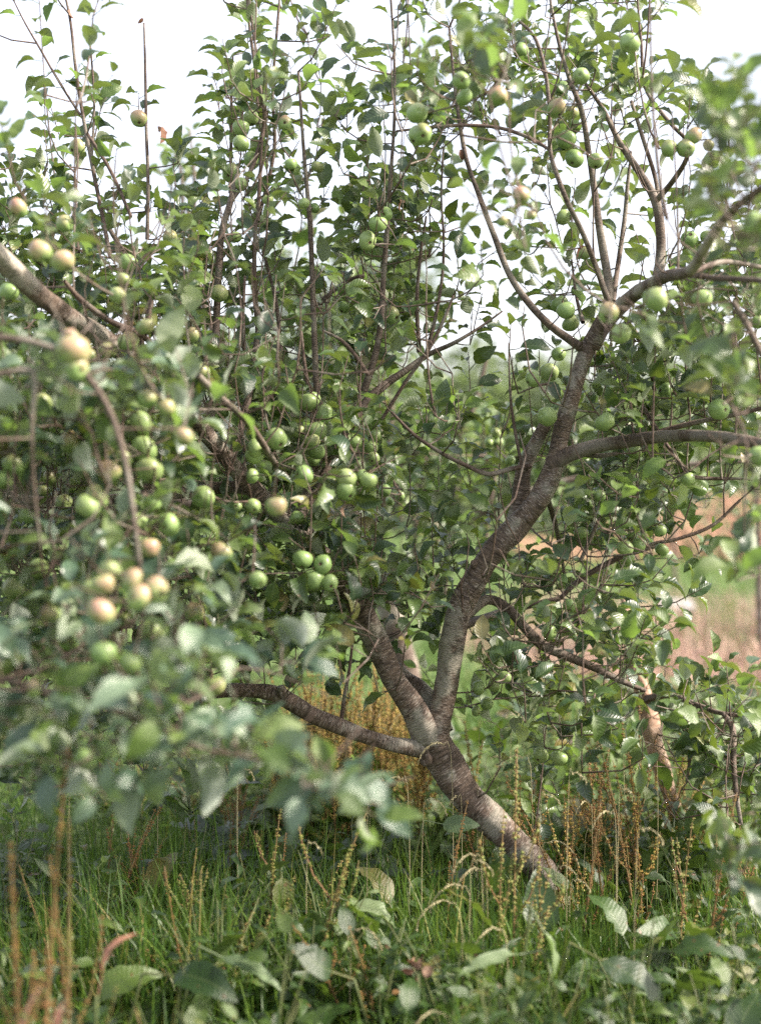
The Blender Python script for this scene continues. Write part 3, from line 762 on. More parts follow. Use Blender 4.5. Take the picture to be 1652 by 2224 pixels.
# apples: u, v, diameter in picture units, blush, [depth], owner is decided by depth below
AP = [(302,258,36,.8),(168,322,38,.5),(545,257,36,0),(523,278,36,0),(523,312,37,.1),(546,347,36,.1),(502,376,40,.2),(522,400,30,0),(619,267,30,.9),(582,434,26,.2),
(632,357,28,0),(690,362,30,.3),(682,452,24,0),(660,442,26,0),(40,453,46,1,3.1),(87,545,52,.8,2.9),(20,635,42,0,3.5),(140,485,36,.5,3.4),(278,572,42,0,3.6),(468,600,34,0),(475,638,40,.3),
(512,515,26,0),(370,515,32,.6),(280,742,46,.6,3.3),(418,728,32,.6,3.4),(255,640,34,.4,3.1),(748,632,34,0,4.2),(820,487,40,0,3.8),(836,465,34,0,3.85),(851,685,40,.4),
(1001,175,40,.1,3.3),(1008,212,38,0,3.35),(1081,210,42,.9,3.3),(906,245,44,.3,3.4),(1036,235,28,0),(906,295,42,0,3.5),(1208,235,42,.7,3.7),(1241,245,30,.5),(1131,110,34,0),(1366,95,42,0,3.6),
(1261,165,34,0),(1221,190,30,0),(1246,345,42,0),(1293,350,36,.1),(1131,425,42,1,3.0),(1153,468,24,.8,3.1),(1091,480,26,.7,3.0),(1224,472,37,0),(1271,550,30,.4),(1453,322,38,.3,3.6),
(1489,322,42,.5,3.6),(1506,295,36,.8,3.6),(1496,520,40,0,3.9),(1533,515,30,0),(1216,662,40,.1),(1229,675,38,0),(1240,702,38,.1),(1320,680,44,.7,3.1),(1350,724,46,0,3.3),
(1420,650,52,.2,3.0),(1524,650,42,0,3.3),(1635,487,58,0,2.6),(160,762,74,.8,2.6),(168,800,58,.9,2.6),(235,762,40,.5,3.3),(435,806,42,.5,3.3),(46,940,46,.2,3.0),(30,1008,50,.4,3.0),
(8,1043,46,0,3.0),(312,977,56,.1,3.1),(325,1022,60,.2,3.0),(235,1026,56,.8,3.0),(140,1091,38,.2,3.7),(365,1140,54,0,3.0),(300,1131,44,.1,3.0),(325,1190,46,.9,2.9),(85,1234,46,0,3.2),
(240,1240,50,.2,2.6),(287,1262,60,.8,2.5),(340,1281,56,.8,2.5),(300,1297,52,.9,2.45),(220,1330,60,1,2.4),(225,1421,58,0,2.5),(283,1440,50,.1,2.5),(68,1453,32,.2,3.9),(80,1151,36,.1,3.6),
(108,1037,30,.5,3.6),(530,869,30,0),(670,875,42,.1,3.8),(705,897,38,.1,3.8),(688,937,42,.1,3.75),(680,960,36,.3,3.7),(600,954,48,.1,3.5),(555,986,46,.1,3.5),(660,1031,42,0,3.5),
(550,1100,34,0,3.5),(752,1041,46,.1,3.5),(752,1066,44,.1,3.5),(657,1216,44,0,3.5),(700,1226,42,0,3.5),(682,1261,42,0,3.5),(645,1126,34,0,3.6),(482,896,30,0),(475,1018,28,0),
(805,974,30,0),(811,996,28,.1),(772,961,28,0),(543,1016,30,.1),(318,866,46,.6,2.8),(680,1000,30,0),(465,1490,50,.3,3.2),(185,1650,52,0,2.5),(75,1495,40,.7,2.5),
(1192,809,42,.1),(1156,824,36,0),(1186,904,42,0,3.92),(1313,917,48,0,3.8),(1438,821,38,.1),(1443,849,34,0),(1561,889,46,0,3.7),(1293,834,20,0),(961,961,28,.1),(1076,941,24,.1,4.8),
(1061,961,24,0,4.8),(1081,963,22,.1,4.8),(1108,1001,24,0,4.6),(1146,989,32,0,4.2),(1376,981,34,.1),(1518,1057,38,0),(1493,1041,30,0),(1448,1046,30,0),(1261,1159,32,.1),(1433,1154,30,.1),
(1436,1194,32,.1),(1386,1184,34,0),(1356,1191,34,0),(1193,1374,34,0),(1236,1316,30,0),(1311,1281,22,.1),(1371,1431,28,0),(1171,1459,28,.1),(1096,1471,26,0),(1646,991,44,0,3.1),
(836,1066,30,0,4.3),(1301,1076,26,.1),(1038,1493,32,0,4.05),(1071,1490,26,.2),(1058,1528,28,.1),(1173,1640,34,.1,4.05),(1213,1647,38,.1,4.0),(868,1078,24,0,4.6),(240,1320,40,.3,3.3),(1645,700,34,0,3.6)]
random.seed(21)
apple_rows = []
for a in AP:
    u, v, s_, bl = a[:4]
    d = a[4] if len(a) > 4 else random.uniform(3.85, 4.15)
    apple_rows.append((u, v, s_, bl, d))

extra = []
for (u, v, s_, bl, d) in apple_rows:
    if u < 760 and v > 640 and random.random() < .6 or random.random() < .12:
        a = random.uniform(0, 6.28)
        extra.append((u + math.cos(a) * s_ * 1.05, v + math.sin(a) * s_ * 1.05, s_ * random.uniform(.72, 1.0), min(1, bl * random.uniform(.3, 1.2)), d + random.uniform(-.03, .06)))
for (u, v) in [(60, 1120), (150, 960), (190, 1100), (110, 1330), (150, 1390), (380, 1230), (420, 1330), (440, 1080), (400, 950), (90, 880), (330, 1370), (480, 1200), (560, 1260), (600, 1100), (160, 1210), (30, 1280)]:
    extra.append((u, v, random.uniform(38, 54), random.choice((0, .1, .3, .7)), random.uniform(2.6, 3.3)))
apple_rows += extra
GRID = """
2 1 0 0 6 4 2 4 4 5 6 5 2 0
1 3 0 0 7 5 3 6 7 7 7 6 4 0
2 6 1 0 8 6 4 7 8 6 7 7 5 1
6 5 4 5 8 6 5 7 5 3 5 6 3 3
7 7 7 7 8 4 7 8 4 3 4 2 6 6
8 8 8 8 7 7 7 8 5 2 5 4 7 8
8 8 8 8 8 7 7 8 5 3 5 7 8 8
8 8 8 8 8 8 8 5 3 3 6 8 8 7
8 8 8 8 8 8 7 6 5 5 6 8 8 7
8 8 8 8 8 8 7 5 4 2 6 8 7 4
8 8 8 8 8 8 6 5 5 6 8 8 4 0
8 8 8 8 8 8 8 7 7 7 8 7 1 0
8 8 8 8 8 8 7 6 5 7 8 8 2 0
7 7 7 7 6 5 4 2 2 7 7 7 4 6
5 4 4 2 2 1 0 0 1 5 4 4 8 9
3 2 1 0 0 0 0 0 0 4 2 1 6 7
0 0 0 0 0 0 0 0 0 0 0 0 0 0
""".split()
GRID = np.array(GRID, float).reshape(17, 14)
def depth_at(u, v):
    if u < 520 and v > 680: m, sd = 3.6, 0.34
    elif u < 620: m, sd = 3.95, 0.30
    elif u > 1400 and v < 760: m, sd = 3.75, 0.33
    elif 560 < u < 860 and v > 900: m, sd = 3.8, 0.26
    else: m, sd = 4.1, 0.30
    return float(np.clip(random.gauss(m, sd), m - 0.75, m + 0.9))
LPS = 6
main.start()
right_low = []      # spurs that belong to the leaning tree at the right
pts = []
for r in range(-2, 17):
    for c in range(-2, 16):
        rr_, cc_ = min(max(r, 0), 16), min(max(c, 0), 13)
        g = GRID[rr_, cc_] / 10
        if r < 0 or c < 0 or c > 13: g *= 0.75
        if g <= 0: continue
        nl = -math.log(1 - min(g, 0.88)) * 13100 / (440 if g < .65 else 235)
        ns = nl / LPS
        ns = int(ns) + (random.random() < ns % 1)
        for _ in range(ns):
            u = (c + random.random()) * 118; v = (r + random.random()) * 111.2
            d = depth_at(u, v)
            if u > 1420 and v > 1400: right_low.append(P(u, v, 4.3 + random.uniform(-.4, .4))); continue
            p = P(u, v, d)
            if p[2] < 0.25: continue
            pts.append(p)
tops = []
left_tops = []
for (u, v, s_, bl, d) in apple_rows:
    if d < 2.7 and u < 500: left_tops.append((u, v, s_, bl, d))
    else: tops.append(main.apple(u, v, s_, d, bl))
main.scatter(tops, leaves=4, back=True)
main.scatter(pts, leaves=LPS)
# leaves directly on the traced shoots
random.seed(5)
leafy = {9: (.05, 1, .035, .10), 13: (.1, 1, .03, .0), 14: (.1, 1, .03, .0), 17: (.1, 1, .022, 0), 19: (.1, 1, .024, 0), 20: (.1, 1, .022, 0), 6: (.1, 1, .026, 0), 7: (.2, 1, .03, 0),
         21: (.2, 1, .03, 0), 22: (.3, 1, .04, .2), 23: (.1, 1, .03, 0), 25: (.1, .72, .022, 0), 26: (.1, 1, .03, 0), 27: (.1, 1, .045, 0), 28: (.1, 1, .026, 0), 36: (.3, 1, .02, 0), 37: (.3, 1, .02, 0),
         0: (.55, 1, .06, .3), 1: (.5, 1, .035, .1), 2: (.5, 1, .035, .1), 3: (.55, 1, .03, 0), 39: (.2, 1, .03, .1), 43: (.2, 1, .05, .3), 46: (.1, 1, .04, 0), 52: (.3, 1, .02, 0), 49: (.3, 1, .03, 0), 56: (.1, 1, .02, 0), 10: (.6, 1, .04, 0)}
for i, (a, b, gp, sk) in leafy.items():
    if i < len(bc): main.shoot_leaves(bc[i], a, b, gp, 0.062, 0.3, sk, True)
# near clusters carried by long side branches of the main tree
def cluster(cu, cv, ru, rv, d, sd, n):
    res = []
    for _ in range(n):
        a = random.random() * 6.283; q = math.sqrt(random.random())
        res.append(P(cu + math.cos(a) * ru * q, cv + math.sin(a) * rv * q, max(1.75, random.gauss(d, sd))))
    return res
near = []
for a in [(1125, 500, 45, 80, 2.9, .1, 5), (1000, 165, 110, 60, 2.95, .12, 8), (1085, 100, 60, 40, 3.0, .12, 3), (1600, 370, 80, 110, 2.6, .15, 26), (1625, 510, 60, 60, 2.6, .15, 13), (1345, 690, 70, 45, 2.95, .1, 5),
          (1450, 660, 90, 50, 3.05, .15, 6), (1600, 690, 60, 50, 3.0, .15, 6), (1610, 870, 50, 80, 2.8, .12, 10), (1610, 985, 60, 35, 2.8, .1, 5), (1610, 1245, 45, 45, 2.7, .1, 3), (240, 480, 80, 20, 2.55, .06, 2),
          (15, 350, 40, 30, 3.0, .1, 2), (1200, 270, 70, 40, 3.4, .1, 4)]:
    near += cluster(*a)
main.scatter(near, leaves=5, size=0.068, young=0.25)
# dead curled leaves and shrivelled fruit on the bare shoots
for (u, v, d, s_) in [(150, 25, 3.9, .03), (358, 285, 3.9, .05), (340, 280, 3.9, .03), (312, 42, 3.9, .02), (868, 430, 3.95, .035), (875, 440, 3.95, .03), (1000, 330, 3.95, .035), (1258, 540, 4.0, .05), (1250, 545, 4, .045), (1145, 1085, 4.0, .0), (752, 1105, 3.5, .03)]:
    if s_:
        y = nrm(np.array([random.uniform(-.6, .6), random.uniform(-.4, .2), -1])); z = frame_z(y, rng.normal(0, 1, 3))
        o = leaf_object(DEAD_ME, random.randrange(6), main.root, main.base, P(u, v - s_ / d * F * 0.5, d), y, z, s_)
        o['label'] = 'shrivelled brown leaf'
# knots and pruning scars
for (u, v, r, d) in [(922, 1650, 14, 3.965), (1303, 838, 0, 4), (1256, 832, 9, 3.985), (1110, 1145, 0, 4), (1042, 1248, 0, 4), (610, 1503, 12, 3.87), (1150, 1125, 9, 3.97), (845, 1545, 0, 3.9), (1030, 1225, 8, 3.97), (868, 1520, 8, 3.95)]:
    if r:
        mb = MB(); c0 = P(u, v, d); dd = nrm(np.array([-0.55 if u < 950 else 0.3, -0.8, 0.1])); rw = r / F * d
        ring = [(0.0, 1.25), (0.35, 1.15), (0.6, 0.85), (0.55, 0.55), (0.35, 0.3)]
        tube(mb, [c0 + dd * rw * (h - .35) for h, _ in ring], [rw * k_ for _, k_ in ring], 10, 0.12, seed=r)
        link('knot', mb.mesh('knot', M['bark'], main.base), main.root)
main.finish(300)

# ---- near tree at the left -------------------------------------------------
left = Tree((-1.75, 2.45, 0), 'near apple tree reaching in from the left edge with blurred leaves and pink-blushed apples')
left.limb('trunk', [(-1.75, 2.45, -0.05, .085), (-1.70, 2.45, 0.3, .07), (-1.58, 2.42, 0.7, .065), (-1.45, 2.45, 1.1, .06), (-1.25, 2.45, 1.45, .045), (-1.05, 2.5, 1.75, .03), (-.95, 2.5, 2.1, .018)], B_, 16, 0.02, 0.05, world=True)
def from_world(p, w=None):
    u, v, d = proj(np.array(p)); return (float(u), float(v), float(d))
a0 = from_world((-1.58, 2.42, 0.75)); a1 = from_world((-1.42, 2.45, 1.15))
left.limb('branch', [(*a0, 34), (-450, 1480, 2.6, 26), (-200, 1470, 2.6, 18), (0, 1475, 2.6, 13), (150, 1520, 2.55, 11), (300, 1560, 2.5, 9), (440, 1625, 2.45, 8), (600, 1660, 2.4, 8), (740, 1715, 2.4, 6), (830, 1750, 2.4, 4)], T_, 10, 0.02, .04, guard=.15)
left.limb('branch', [(*a1, 34), (-500, 1020, 2.5, 26), (-250, 830, 2.6, 22), (-50, 740, 2.6, 17), (80, 745, 2.6, 14), (165, 790, 2.6, 13), (232, 880, 2.6, 14), (268, 985, 2.6, 14), (288, 1100, 2.6, 13), (306, 1240, 2.6, 9)], T_, 10, 0.02, .04, guard=.85)
left.limb('branch', [(-250, 830, 2.6, 18), (-100, 822, 2.6, 16), (0, 812, 2.6, 13), (72, 806, 2.6, 12), (74, 870, 2.6, 11), (70, 930, 2.6, 9), (74, 1060, 2.65, 8), (90, 1200, 2.7, 6)], T_, 10, 0.02, .04, guard=.85)
left.limb('branch', [(0, 1475, 2.6, 9), (120, 1440, 2.65, 8), (240, 1350, 2.7, 7), (300, 1290, 2.7, 5)], W_, 8, 0.02, .04)
left.limb('branch', [(300, 1560, 2.5, 7), (420, 1520, 2.6, 6), (520, 1450, 2.7, 4)], W_, 8, 0.02, .04)
left.start()
ltops = [left.apple(u, v, s_, d, bl) for (u, v, s_, bl, d) in left_tops]
left.scatter(ltops, leaves=3, back=True)
ln = []
for a in [(230, 1400, 160, 90, 2.75, .1, 20), (90, 1520, 120, 70, 2.6, .1, 12), (330, 1530, 110, 70, 2.45, .1, 11), (520, 1625, 150, 42, 2.45, .08, 14), (690, 1680, 100, 35, 2.45, .08, 8), (790, 1740, 45, 22, 2.45, .06, 3),
          (330, 1330, 100, 60, 2.75, .1, 9), (180, 1640, 110, 50, 2.5, .1, 8), (160, 870, 140, 90, 2.8, .1, 15), (330, 870, 110, 90, 2.9, .1, 11), (50, 1000, 70, 110, 2.9, .1, 8), (300, 1090, 90, 100, 2.9, .1, 7),
          (-200, 1200, 180, 500, 2.6, .2, 40), (-250, 600, 180, 300, 2.6, .2, 18), (90, 1200, 90, 90, 2.9, .1, 8), (560, 1440, 130, 50, 2.8, .1, 7), (200, 1180, 110, 70, 2.9, .1, 8), (30, 1400, 60, 100, 2.8, .1, 6)]:
    ln += cluster(*a)
left.scatter(ln, leaves=5, size=0.076, upbias=0.3, young=0.15)
# clusters hanging below the branch
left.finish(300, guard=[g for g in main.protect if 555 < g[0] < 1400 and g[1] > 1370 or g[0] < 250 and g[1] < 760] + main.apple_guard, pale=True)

# ---- tree with the leaning pale trunk at the right --------------------------
lean = Tree(np.array([(1545 - 826) / F * 4.7, 4.7, 0.0]), 'apple tree with a thin bare pinkish leaning trunk, behind the rusty dock crowd')
lean.limb('trunk', [(1560, 1960, 4.75, 52), (1535, 1920, 4.7, 40), (1500, 1860, 4.7, 34), (1475, 1790, 4.7, 36), (1452, 1720, 4.7, 34), (1430, 1650, 4.7, 38), (1412, 1580, 4.7, 40), (1396, 1510, 4.7, 38), (1380, 1450, 4.7, 32), (1370, 1380, 4.75, 24), (1350, 1280, 4.8, 14)],
          M['bark_pink'], 16, 0.012, 0.10, guard=0.85, label='thin bare trunk with pinkish bark')
lean.limb('branch', [(1400, 1520, 4.7, 22), (1450, 1510, 4.5, 15), (1510, 1530, 4.3, 12), (1570, 1550, 4.2, 10), (1660, 1555, 4.1, 8), (1800, 1540, 4.0, 7)], T_, 8, 0.02, .04)
lean.limb('branch', [(1570, 1550, 4.2, 12), (1590, 1585, 4.1, 14), (1592, 1660, 4.05, 12), (1600, 1740, 4.0, 10), (1608, 1790, 4.0, 8)], T_, 8, 0.02, .04, guard=.85)
lean.limb('branch', [(1385, 1470, 4.7, 14), (1330, 1500, 4.6, 12), (1290, 1560, 4.5, 9), (1230, 1620, 4.4, 7)], T_, 8, 0.02, .04)
lean.limb('branch', [(1510, 1530, 4.3, 9), (1500, 1620, 4.2, 8), (1490, 1700, 4.2, 6)], W_, 8, 0.02, .04)
lean.start()
lean.scatter(right_low, leaves=5, upbias=-0.1)
ex = []
for a in [(1520, 1530, 80, 45, 4.0, .2, 9), (1600, 1600, 60, 70, 4.0, .2, 10), (1530, 1650, 60, 70, 4.0, .2, 7), (1610, 1830, 60, 90, 2.9, .15, 8), (1560, 1800, 50, 50, 3.6, .2, 3), (1480, 1760, 30, 40, 4.2, .1, 2), (1150, 1600, 70, 50, 4.2, .1, 0)]:
    ex += cluster(*a)
lean.scatter(ex, leaves=5, size=0.068, upbias=-0.1)
lean.finish(300, guard=main.apple_guard)

# ---- apple tree behind --------------------------------------------------------
back = Tree((0.15, 6.3, 0), 'smaller apple tree standing out of focus behind the forked trunk, with upright pale shoots')
back.limb('trunk', [(0.15, 6.3, -0.05, .07), (0.12, 6.3, 0.4, .055), (0.0, 6.3, 0.8, .05), (-.15, 6.25, 1.15, .04), (-.4, 6.2, 1.5, .03), (-.7, 6.1, 1.9, .02), (-.8, 6.1, 2.4, .01)], B_, 14, 0.03, 0.05, world=True)
back.limb('branch', [(0.0, 6.3, 0.8, .035), (.3, 6.2, 1.05, .028), (.6, 6.1, 1.2, .022), (1.0, 6.0, 1.3, .015), (1.6, 5.9, 1.35, .008)], T_, 8, 0.03, .04, world=True)
back.limb('branch', [(-.15, 6.25, 1.15, .03), (.1, 6.2, 1.35, .02), (.35, 6.1, 1.5, .014), (.45, 6.1, 1.8, .007)], T_, 8, 0.03, .04, world=True)
back.limb('branch', [(-.1, 6.25, 1.0, .03), (-.6, 6.2, 1.1, .022), (-1.1, 6.1, 1.3, .015), (-1.5, 6.1, 1.7, .008)], T_, 8, 0.03, .04, world=True)
upr = []
for (u0, v0, u1, v1, d) in [(975, 1180, 1000, 900, 6.2), (905, 1110, 930, 880, 6.2), (1060, 1120, 1080, 900, 6.2), (840, 1000, 850, 800, 6.2), (780, 900, 770, 560, 6.2), (640, 900, 650, 620, 6.1), (420, 500, 412, 280, 6.0), (395, 480, 385, 330, 6.0)]:
    c = back.limb('branch', [(u0 - 10, v0 + 120, d, 12), (u0, v0, d, 11), ((u0 + u1) / 2 + 6, (v0 + v1) / 2, d, 9), (u1, v1, d, 5)], T_, 7, 0.03, .04)
    back.shoot_leaves(c, .1, 1, .02, .07, .6)
back.start()
bp_ = []
for a in [(950, 1010, 140, 140, 6.1, .3, 34), (1050, 950, 80, 100, 6.1, .3, 12), (720, 700, 160, 200, 6.1, .3, 40), (700, 1000, 200, 200, 6.2, .3, 30), (930, 1190, 160, 80, 6.1, .3, 20), (1330, 1080, 160, 110, 5.7, .3, 26), (400, 360, 50, 60, 6.0, .2, 5), (850, 780, 60, 120, 6.1, .2, 10)]:
    bp_ += cluster(*a)
back.scatter(bp_, leaves=6, size=0.07, young=0.5)
for (u, v, s_) in [(1082, 960, 24), (1060, 972, 22), (1070, 935, 22), (935, 1060, 20), (980, 1010, 18), (720, 668, 26)]:
    back.apple(u, v, s_, 5.9, .1)
back.finish(300)

# ------------------------------------------------------------------ far trees and hedge
def far_tree(x, y, h, rx, seed, label, name='far_tree', cat='tree', leafs=1500, size=0.35, low=0.25, trunk_r=.12):
    r = np.random.default_rng(seed)
    root = thing(name, (x, y, 0), label, cat)
    mb = MB()
    tube(mb, [(0, 0, -.1), (0.05, 0, h * .3), (0.1, 0.05, h * .6), (0.0, 0, h * .9)], [trunk_r, trunk_r * .8, trunk_r * .5, trunk_r * .15], 8, 0.05)
    for k in range(7):
        a = r.uniform(0, 6.28); z0 = r.uniform(.25, .7) * h
        e = np.array([math.cos(a) * rx * .7, math.sin(a) * rx * .7, z0 + r.uniform(.1, .25) * h])
        tube(mb, [(0, 0, z0), e * np.array([.5, .5, 0]) + np.array([0, 0, z0 + .08 * h]), e], [trunk_r * .4, trunk_r * .25, trunk_r * .08], 6)
    link('trunk', mb.mesh('trunk', M['bark_thin']), root)
    # leaf clumps around a few lobes
    L = r.integers(9, 15)
    cen = np.stack([r.normal(0, rx * .45, L), r.normal(0, rx * .4, L), r.uniform(low * h + .2 * h, h * .86, L)], -1)
    rad = r.uniform(.22, .42, L) * rx
    k = r.integers(0, L, leafs)
    dv = nrm(r.normal(size=(leafs, 3))) * (r.random((leafs, 1)) ** .4)
    pos = cen[k] + dv * rad[k][:, None] * np.array([1, 1, 1.1])
    pos[:, 2] = np.maximum(pos[:, 2], low * h)
    Y = nrm(dv + r.normal(0, .5, (leafs, 3))); Z = frame_z(Y, np.array([0, 0, 1.]) + r.normal(0, .4, (leafs, 3)))
    mb = MB(); add_leaves(mb, APPLE_LEAVES, pos, Y, Z, size * r.uniform(.6, 1.2, leafs), r.integers(0, 20, leafs))
    link('crown', mb.mesh('crown', M['far_leaf']), root)
    return root
def fx(u, d): return (u - 826) / F * d
far_tree(fx(745, 34), 34, 7.2, 1.7, 1, 'tall narrow far tree showing pale and blurred between the middle shoots', leafs=1700, size=.3)
far_tree(fx(620, 38), 38, 5.2, 3.0, 2, 'broad far tree left of the tall narrow one, mostly behind the apple leaves', leafs=1500, size=.35)
far_tree(fx(1040, 30), 30, 3.6, 2.4, 3, 'pale green far tree seen through the gap left of the leaning stem', leafs=1600, size=.28)
far_tree(fx(1240, 31), 31, 3.4, 2.6, 4, 'far tree behind the leaning stem, its crown level with the right horizontal limb', leafs=1500, size=.3)
far_tree(fx(1480, 29), 29, 3.2, 2.2, 5, 'dark far tree above the rusty weeds at the right', leafs=1700, size=.26, low=.1)
far_tree(fx(1640, 30), 30, 3.7, 2.4, 6, 'far tree at the right edge above the rusty weeds', leafs=1500, size=.28, low=.1)
far_tree(fx(860, 33), 33, 3.3, 2.4, 7, 'low far tree just left of the gap, behind the small apple tree', leafs=1300, size=.3)
far_tree(fx(330, 36), 36, 4.2, 3.2, 8, 'far tree hidden behind the left half of the apple crown', leafs=1200, size=.35)
far_tree(fx(80, 34), 34, 4.0, 3.2, 9, 'far tree at the left edge behind the apple crown', leafs=1200, size=.35)
far_tree(fx(1860, 32), 32, 4.0, 2.8, 10, 'far tree just beyond the right edge', leafs=900, size=.35)
far_tree(fx(-200, 34), 34, 4.2, 2.8, 12, 'far tree just beyond the left edge', leafs=900, size=.35)
# continuous low hedge at the far side of the field
def hedge():
    n = 12000
    r = np.random.default_rng(77)
    x = r.uniform(-24, 24, n); hh = 2.1 + .35 * np.sin(x * .7) + .25 * np.sin(x * 1.9 + 1)
    pos = np.stack([x, 36 + r.normal(0, .5, n), hh * r.random(n) ** .8], -1)
    Y = nrm(r.normal(size=(n, 3))); Z = frame_z(Y, r.normal(0, .5, (n, 3)) + np.array([0, 0, 1.]))
    mb = MB(); add_leaves(mb, APPLE_LEAVES[:6], pos, Y, Z, r.uniform(.25, .5, n), r.integers(0, 6, n))
    tag(link('hedge', mb.mesh('hedge', M['far_leaf'])), 'long low hedge closing the far side of the field', 'hedge', kind='stuff')
hedge()
# young trees with pale stems on the field
for (u, d, hv, lab) in [(1637, 9.5, 1000, 'young staked tree with a pale thin stem at the right edge'), (1362, 13, 1010, 'thin young tree standing on the field between the apple leaves and the rusty weeds'), (1455, 15, 1020, 'second thin young tree beside the rusty weeds')]:
    x = fx(u, d); root = thing('young_tree', (x, d, 0), lab, 'young tree')
    h = CAM_H + (1023 - hv) / F * d + .4
    mb = MB(); tube(mb, [(0.06, 0, -.05), (0.03, 0, h * .4), (0, 0, h * .75), (0.03, 0, h)], [.028, .024, .018, .008], 8, .05)
    link('trunk', mb.mesh('trunk', M['bark_thin']), root)
    n = 240; r = np.random.default_rng(int(u))
    pos = np.stack([r.normal(0, .22, n), r.normal(0, .22, n), h * .55 + r.random(n) * h * .5], -1)
    Y = nrm(r.normal(size=(n, 3))); Z = frame_z(Y, np.array([0, 0, 1.]) + r.normal(0, .4, (n, 3)))
    mb = MB(); add_leaves(mb, APPLE_LEAVES, pos, Y, Z, r.uniform(.06, .1, n), r.integers(0, 20, n)); link('crown', mb.mesh('crown', M['leaf']), root)

# ------------------------------------------------------------------ grass
def grass(name, n, xr, yr, h, w, bend, mat, seed, label, dens=None, hfun=lambda x, y: np.clip(1.45 - .16 * y, .5, 1.1)):
    r = np.random.default_rng(seed)
    y = yr[0] + (yr[1] - yr[0]) * r.random(n) ** 1.3
    lim = 0.30 * y + 0.5
    x = r.uniform(-1, 1, n) * lim if xr is None else r.uniform(xr[0], xr[1], n)
    if dens is not None:
        k = dens(x, y, r); x, y = x[k], y[k]; n = len(x)
    if name == 'grass' and n > 20000:
        g_ = np.sin(x * 3.1 + 1.3 * np.sin(y * 2.1)) * np.sin(y * 2.7 + 1.9 * np.sin(x * 1.7)) + .5 * np.sin(x * 8.3 + y * 5.1)
        k = r.random(n) < np.clip(.55 + .5 * g_, .12, 1); x, y = x[k], y[k]; n = len(x)
    z = 0.035 * np.sin(x * 1.3 + .5) * np.cos(y * .9) + .02 * np.sin(x * 3.1 + y * 2.3)
    if yr[1] > 12: z = z * np.clip(1 - (np.hypot(x, y) - 12) / 30, 0, 1)
    clump = .5 + .5 * np.sin(x * 5.1 + 2 * np.sin(y * 3.3)) * np.sin(y * 4.7 + 1.7 * np.sin(x * 2.9))
    H = r.uniform(h[0], h[1], n) * (.65 + .5 * clump)
    if hfun is not None: H = H * hfun(x, y)
    a = r.uniform(0, 6.283, n); ld = np.stack([np.cos(a), np.sin(a), np.zeros(n)], -1)
    b = r.beta(1.3, 2.2, n) * bend
    wa = a + r.uniform(.8, 2.3, n); wd = np.stack([np.cos(wa), np.sin(wa), np.zeros(n)], -1)
    W = r.uniform(w[0], w[1], n)
    base_ = np.stack([x, y, z - .01], -1)
    T = np.array([0, .3, .62, .85, 1.0]); WW = np.array([.8, 1.0, .75, .45, 0])
    V = []
    for i, t in enumerate(T):
        p = base_ + np.array([0, 0, 1.]) * (H * (t - .45 * b * t * t))[:, None] + ld * (H * b * t * t * .9)[:, None]
        if i < 4:
            V.append(p - wd * (W * WW[i] / 2)[:, None]); V.append(p + wd * (W * WW[i] / 2)[:, None])
        else: V.append(p)
    V = np.stack(V, 1)
    q = np.array([(0, 1, 3, 2), (2, 3, 5, 4), (4, 5, 7, 6)]); t_ = np.array([(6, 7, 8)])
    off = (np.arange(n) * 9)[:, None, None]
    rn = np.clip(r.random(n) * .8 + .25 * clump * r.random(n), 0, 1)
    uv = np.stack([np.repeat(rn, 9), np.tile(np.array([0, 0, .3, .3, .62, .62, .85, .85, 1]), n)], -1)
    mb = MB(); mb.add(V.reshape(-1, 3), (q[None] + off).reshape(-1, 4), (t_[None] + off).reshape(-1, 3), uv)
    tag(link(name, mb.mesh(name, mat)), label, 'grass', kind='stuff')
grass('grass', 90000, None, (1.7, 7.5), (.12, .36), (.0022, .006), 1.6, M['grass'], 3, 'long tangled green grass around the foot of the apple trees')
grass('grass', 6500, None, (3.2, 4.6), (.30, .50), (.0025, .005), 1.1, M['grass'], 8, 'taller grass stems standing round the trunk foot')
grass('grass', 700, (.28, .62), (3.3, 3.85), (.28, .46), (.0025, .0055), 1.0, M['grass'], 18, 'tall grass leaning over the trunk foot')
grass('field_grass', 42000, None, (7.0, 30), (.10, .30), (.008, .02), 1.0, M['grass_far'], 4, 'pale green field grass beyond the trees', hfun=None,
      dens=lambda x, y, r: ~((x > 0.09 * y) & (y > 8) & (y < 11.5)) | (r.random(len(x)) < np.clip((y - 8) / 4, .15, 1)))
grass('dry_grass', 34000, None, (7.9, 14.5), (.14, .36), (.005, .012), 1.0, M['grass_pink'], 6, 'patch of dry pinkish grass on the field at the right', hfun=None,
      dens=lambda x, y, r: (x > 0.07 * y + .3 * np.sin(y * 1.7)) & (x < .42 * y) & (r.random(len(x)) < np.clip(1.25 - (y - 9.6) / 4.2 + .25 * np.sin(x * 4 + y), .03, 1)))

